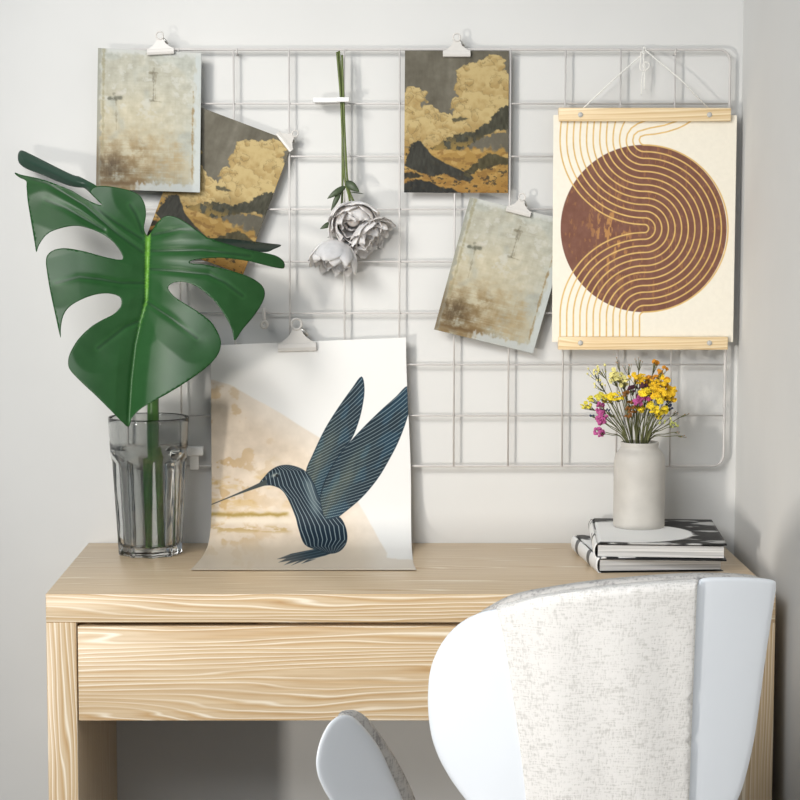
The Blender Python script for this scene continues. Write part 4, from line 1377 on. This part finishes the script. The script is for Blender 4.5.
# read off the bouquet: (label, heads, colour, shape, radius, root, depth offset, florets, spread)
SPR = [
    ('cream dried sprig of tiny pale buds leaning far out to the upper left', [(593, 372), (602, 369), (600, 384)], 'cream', 'bud', 0.0026, 629, 0.005, 6, (6, 4)),
    ('cream dried sprig with a dense pale head at the top left of the bouquet', [(616, 373), (622, 381), (614, 378)], 'cream', 'button', 0.0036, 632, 0.0, 9, (6, 4)),
    ('lime yellow dried sprig on the left edge above the pink flowers', [(594, 399), (603, 396), (588, 406)], 'lime', 'button', 0.0036, 628, -0.004, 5, (5, 3)),
    ('lime yellow dried sprig in the left middle with clustered buttons', [(609, 398), (617, 396)], 'bright', 'button', 0.0038, 631, -0.012, 8, (6, 3.5)),
    ('magenta dried sprig drooping on the left side of the bouquet', [(600, 408), (602, 416), (601, 421)], 'pink', 'ball', 0.0034, 627, -0.01, 7, (4.5, 4)),
    ('small magenta dried sprig hanging lowest at the left of the vase mouth', [(597, 431), (600, 434)], 'pink', 'ball', 0.0028, 625, -0.006, 5, (3.5, 3)),
    ('deep yellow dried flowers in a flat row at the top centre', [(634, 376), (643, 377), (640, 382)], 'yellow', 'button', 0.0038, 636, 0.0, 6, (5, 2)),
    ('large amber yellow dried head at the upper right of the bouquet', [(654, 386), (661, 383), (658, 392)], 'yellow', 'button', 0.0046, 644, -0.006, 10, (7, 5)),
    ('yellow dried head on the right edge, lower than the large amber head', [(669, 391), (672, 397), (662, 397)], 'yellow', 'button', 0.0044, 647, -0.004, 8, (5, 4)),
    ('rust brown dried sprig rising highest at the top right', [(655, 364), (663, 370), (658, 375)], 'amber', 'ball', 0.0028, 642, 0.006, 5, (4, 3)),
    ('bright yellow single bloom in the middle of the bouquet above the magenta heart', [(644, 393)], 'bright', 'button', 0.0062, 639, -0.022, 5, (2.6, 2.2)),
    ('magenta dried sprig in the heart of the bouquet under the bright yellow bloom', [(640, 398), (645, 400), (638, 402)], 'pink', 'ball', 0.0031, 638, -0.014, 7, (4, 3)),
    ('plum dark dried sprig across the centre of the bouquet', [(632, 389), (645, 387), (652, 393)], 'plum', 'ball', 0.0026, 636, -0.004, 7, (5, 3)),
    ('bright yellow trio of buttons at the lower middle right', [(641, 407), (649, 405), (654, 409)], 'bright', 'button', 0.0046, 641, -0.02, 4, (3, 3)),
    ('bright yellow buttons lowest on the right of the bouquet', [(663, 409), (658, 413), (659, 400)], 'bright', 'button', 0.0046, 645, -0.018, 4, (3, 3)),
    ('brown seed head sprig between the yellow and cream flowers left of centre', [(626, 396), (630, 404), (628, 413), (634, 409)], 'rust', 'ball', 0.0025, 633, -0.016, 5, (3, 4)),
    ('navy blue dried sprig on the right behind the yellow buttons', [(668, 404), (670, 408)], 'navy', 'ball', 0.0024, 646, 0.004, 5, (3, 3)),
    ('pale sage dried sprig low on the right of the vase mouth', [(662, 421), (672, 422), (674, 426)], 'sage', 'bud', 0.0025, 645, -0.004, 4, (4, 3)),
    ('bare straw twig arching out to the far right low over the vase', [(680, 432), (684, 436)], 'straw', 'bud', 0.0011, 648, 0.002, 2, (3, 1.5)),
    ('bare straw twig reaching to the right at the height of the lowest buttons', [(678, 412), (686, 414)], 'straw', 'bud', 0.0011, 647, 0.008, 3, (4, 1.5)),
    ('wispy straw grass standing above the flowers at the top', [(617, 361), (640, 360), (628, 366)], 'straw', 'bud', 0.0012, 637, 0.012, 4, (5, 3)),
    ('dark green leafy sprig at the left below the lime flowers', [(606, 411), (611, 414), (592, 416)], 'navy', 'bud', 0.0024, 629, -0.002, 3, (3, 3)),
    ('amber dried sprig behind the large yellow head on the right', [(668, 382), (650, 381)], 'amber', 'button', 0.0036, 643, 0.008, 7, (5, 4)),
]
for i, (lab, heads, c_, kd, r, ru, dy, nf, spd) in enumerate(SPR):
    sprig(lab, heads, c_, kd, r, ru, dy=dy, nflo=nf, spread=spd, seed=100 + i)

# ------------------------------------------------------------------ chair
def solid_from_outline(name, outline, surf, thick, spacing, mat, parent, r_edge=7.0, sub=6, edge_in=0.5):
    """a plate with rounded rim: surf(u,v) is its camera-side distance, thick its thickness away from the camera"""
    uv, tris, ol = slab(outline, None, spacing, sub, tuple(r_edge * x for x in (0.03, 0.12, 0.3, 0.6, 1.0)))
    u, v = uv[:, 0], uv[:, 1]
    d = np.clip(-sdf(u, v, ol), 0, None)
    k = np.sqrt(np.clip(1 - (1 - np.clip(d / r_edge, 0, 1)) ** 2, 0, 1))
    Y = surf(u, v)
    mid_ = Y + thick * edge_in
    F = PNP(u, v, mid_ + (Y - mid_) * k)
    # the far side keeps each point's place in x and z so the plate has even walls
    B = F.copy()
    B[:, 1] = mid_ + (Y + thick - mid_) * k
    n = len(u)
    bm = bmesh.new()
    vf = [bm.verts.new(p) for p in F]
    vk = [bm.verts.new(p) if dd > 1e-3 else vf[i] for i, (p, dd) in enumerate(zip(B, d))]
    for t_ in tris:
        try: bm.faces.new([vf[i] for i in t_])
        except ValueError: pass
        q_ = [vk[i] for i in reversed(t_)]
        if all(vk[i] is vf[i] for i in t_): continue
        try: bm.faces.new(q_)
        except ValueError: pass
    bmesh.ops.remove_doubles(bm, verts=bm.verts, dist=1e-6)
    return from_bm(name, bm, mat, parent)


CHC = Vector((0.285, -0.30, 0.0))
chair = thing('shell_chair', 'white shell armchair with grey woven upholstery, pulled up to the desk, seen from behind', 'chair', CHC)
def back_surf(u, v):
    x = (u - 610) * 0.00126
    return -0.53 + 1.5 * x * x + 0.00035 * np.clip(v - 575, 0, 400)
shell_o = [(520, 606), (497, 609), (480, 613), (462, 622), (447, 636), (436, 654), (430, 672), (428, 692), (428.5, 715), (432, 738), (440, 760), (452, 781), (466, 800), (486, 824), (512, 850), (545, 872), (600, 884), (655, 878), (700, 850), (724, 822), (738, 799), (746, 775), (754, 740), (760, 700), (765, 662), (770, 628), (774, 602), (776, 586), (772, 580), (745, 577.5), (705, 578), (692, 586), (650, 588), (600, 593), (560, 598)]
solid_from_outline('back_shell', shell_o, back_surf, 0.012, 9, M_SHELL, chair, 5)
uph_o = [(520, 593.5), (497, 603), (472, 619), (455, 634), (444, 655), (438, 690), (440, 730), (455, 770), (480, 805), (520, 845), (560, 866), (600, 876), (650, 868), (695, 840), (722, 805), (738, 770), (748, 720), (756, 660), (764, 610), (768, 585), (760, 578), (742, 574.5), (697, 573.5), (650, 576), (600, 580.5), (560, 586)]
solid_from_outline('back_upholstery', uph_o, lambda u, v: back_surf(u, v) + 0.0125, 0.03, 9, M_FAB, chair, 9)
band_o = [(497, 607.5), (500, 622), (505, 645), (512, 690), (519, 740), (526, 800), (530, 866), (560, 874), (600, 878), (650, 872), (686, 858), (689, 800), (692, 720), (695, 640), (697, 590), (697, 580), (685, 580), (650, 582), (600, 586.5), (560, 592), (530, 597.5), (510, 603)]
def band_surf(u, v):
    top = np.interp(u, [497, 530, 560, 600, 650, 697], [607, 597, 591, 586, 581.5, 579.5])
    return back_surf(u, v) - 0.0085 + 0.0018 * np.sin((u - v * 0.12) / 13.0) * sstep(600, 640, v) * sstep(694, 660, u) * sstep(515, 550, u) + 0.014 * sstep(5, 0, v - top)
solid_from_outline('back_cover', band_o, band_surf, 0.009, 6, M_BAND, chair, 2.5)['label'] = 'pale woven cloth panel down the back'

arm_o = [(340, 716), (348, 715.4), (356, 719.5), (366, 730), (378, 746), (388, 766), (396, 784), (403, 800), (414, 835), (420, 870), (400, 890), (370, 880), (350, 845), (338, 815), (330, 800), (324, 790), (318, 776), (316, 762), (318, 748), (322, 736), (328, 725), (334, 719)]
armu_o = [(338, 716), (348, 711.5), (358, 713), (368, 720), (380, 735), (394, 756), (406, 778), (415.5, 800), (426, 835), (432, 870), (412, 892), (384, 884), (364, 850), (352, 820), (344, 790), (336, 760), (334, 735)]
def arm_surf(u, v): return -0.36 + 0.0014 * np.clip(u - 316, 0, 120) + 0.0003 * (v - 716)
solid_from_outline('arm_shell', arm_o, arm_surf, 0.012, 7, M_SHELL, chair, 5)
solid_from_outline('arm_upholstery', armu_o, lambda u, v: arm_surf(u, v) + 0.0122, 0.03, 7, M_FAB, chair, 8)
# the far arm, hidden behind the backrest: the same arm mirrored
armR = []
for ch in list(chair.children):
    if ch.name.startswith('arm_'):
        c2 = ch.data.copy()
        c2.transform(Matrix.Translation((-0.16, 0, 0)) @ Matrix.Diagonal((-1, 1, 1, 1)))
        c2.flip_normals()
        nm = ch.name.split('.')[0]
        o2 = bpy.data.objects.new(nm, c2); COL.objects.link(o2); o2.parent = chair
        o2.location = (0.0, 0.02, 0.0)
# seat, swivel column and base
bm = bmesh.new()
box_bm(bm, (0.045, -0.47, 0.405), (0.525, -0.10, 0.462))
o = from_bm('seat_cushion', bm, M_FAB, chair); bev(o, 0.026, 5)
bm = bmesh.new()
box_bm(bm, (0.035, -0.485, 0.385), (0.535, -0.085, 0.405))
o = from_bm('seat_shell', bm, M_SHELL, chair); bev(o, 0.009, 3)
bm = bmesh.new()
lathe_bm(bm, [(0.028, 0.06), (0.028, 0.2), (0.02, 0.2), (0.02, 0.385)], 24, (CHC.x, CHC.y, 0))
from_bm('column', bm, M_STEEL, chair)
for i in range(4):
    a_ = PI / 4 + i * PI / 2
    d = Vector((math.cos(a_), math.sin(a_), 0))
    tube('leg', [Vector((CHC.x, CHC.y, 0.075)) + d * 0.02, Vector((CHC.x, CHC.y, 0.06)) + d * 0.14, Vector((CHC.x, CHC.y, 0.0165)) + d * 0.29], [0.018, 0.016, 0.012], M_STEEL, chair, 10)
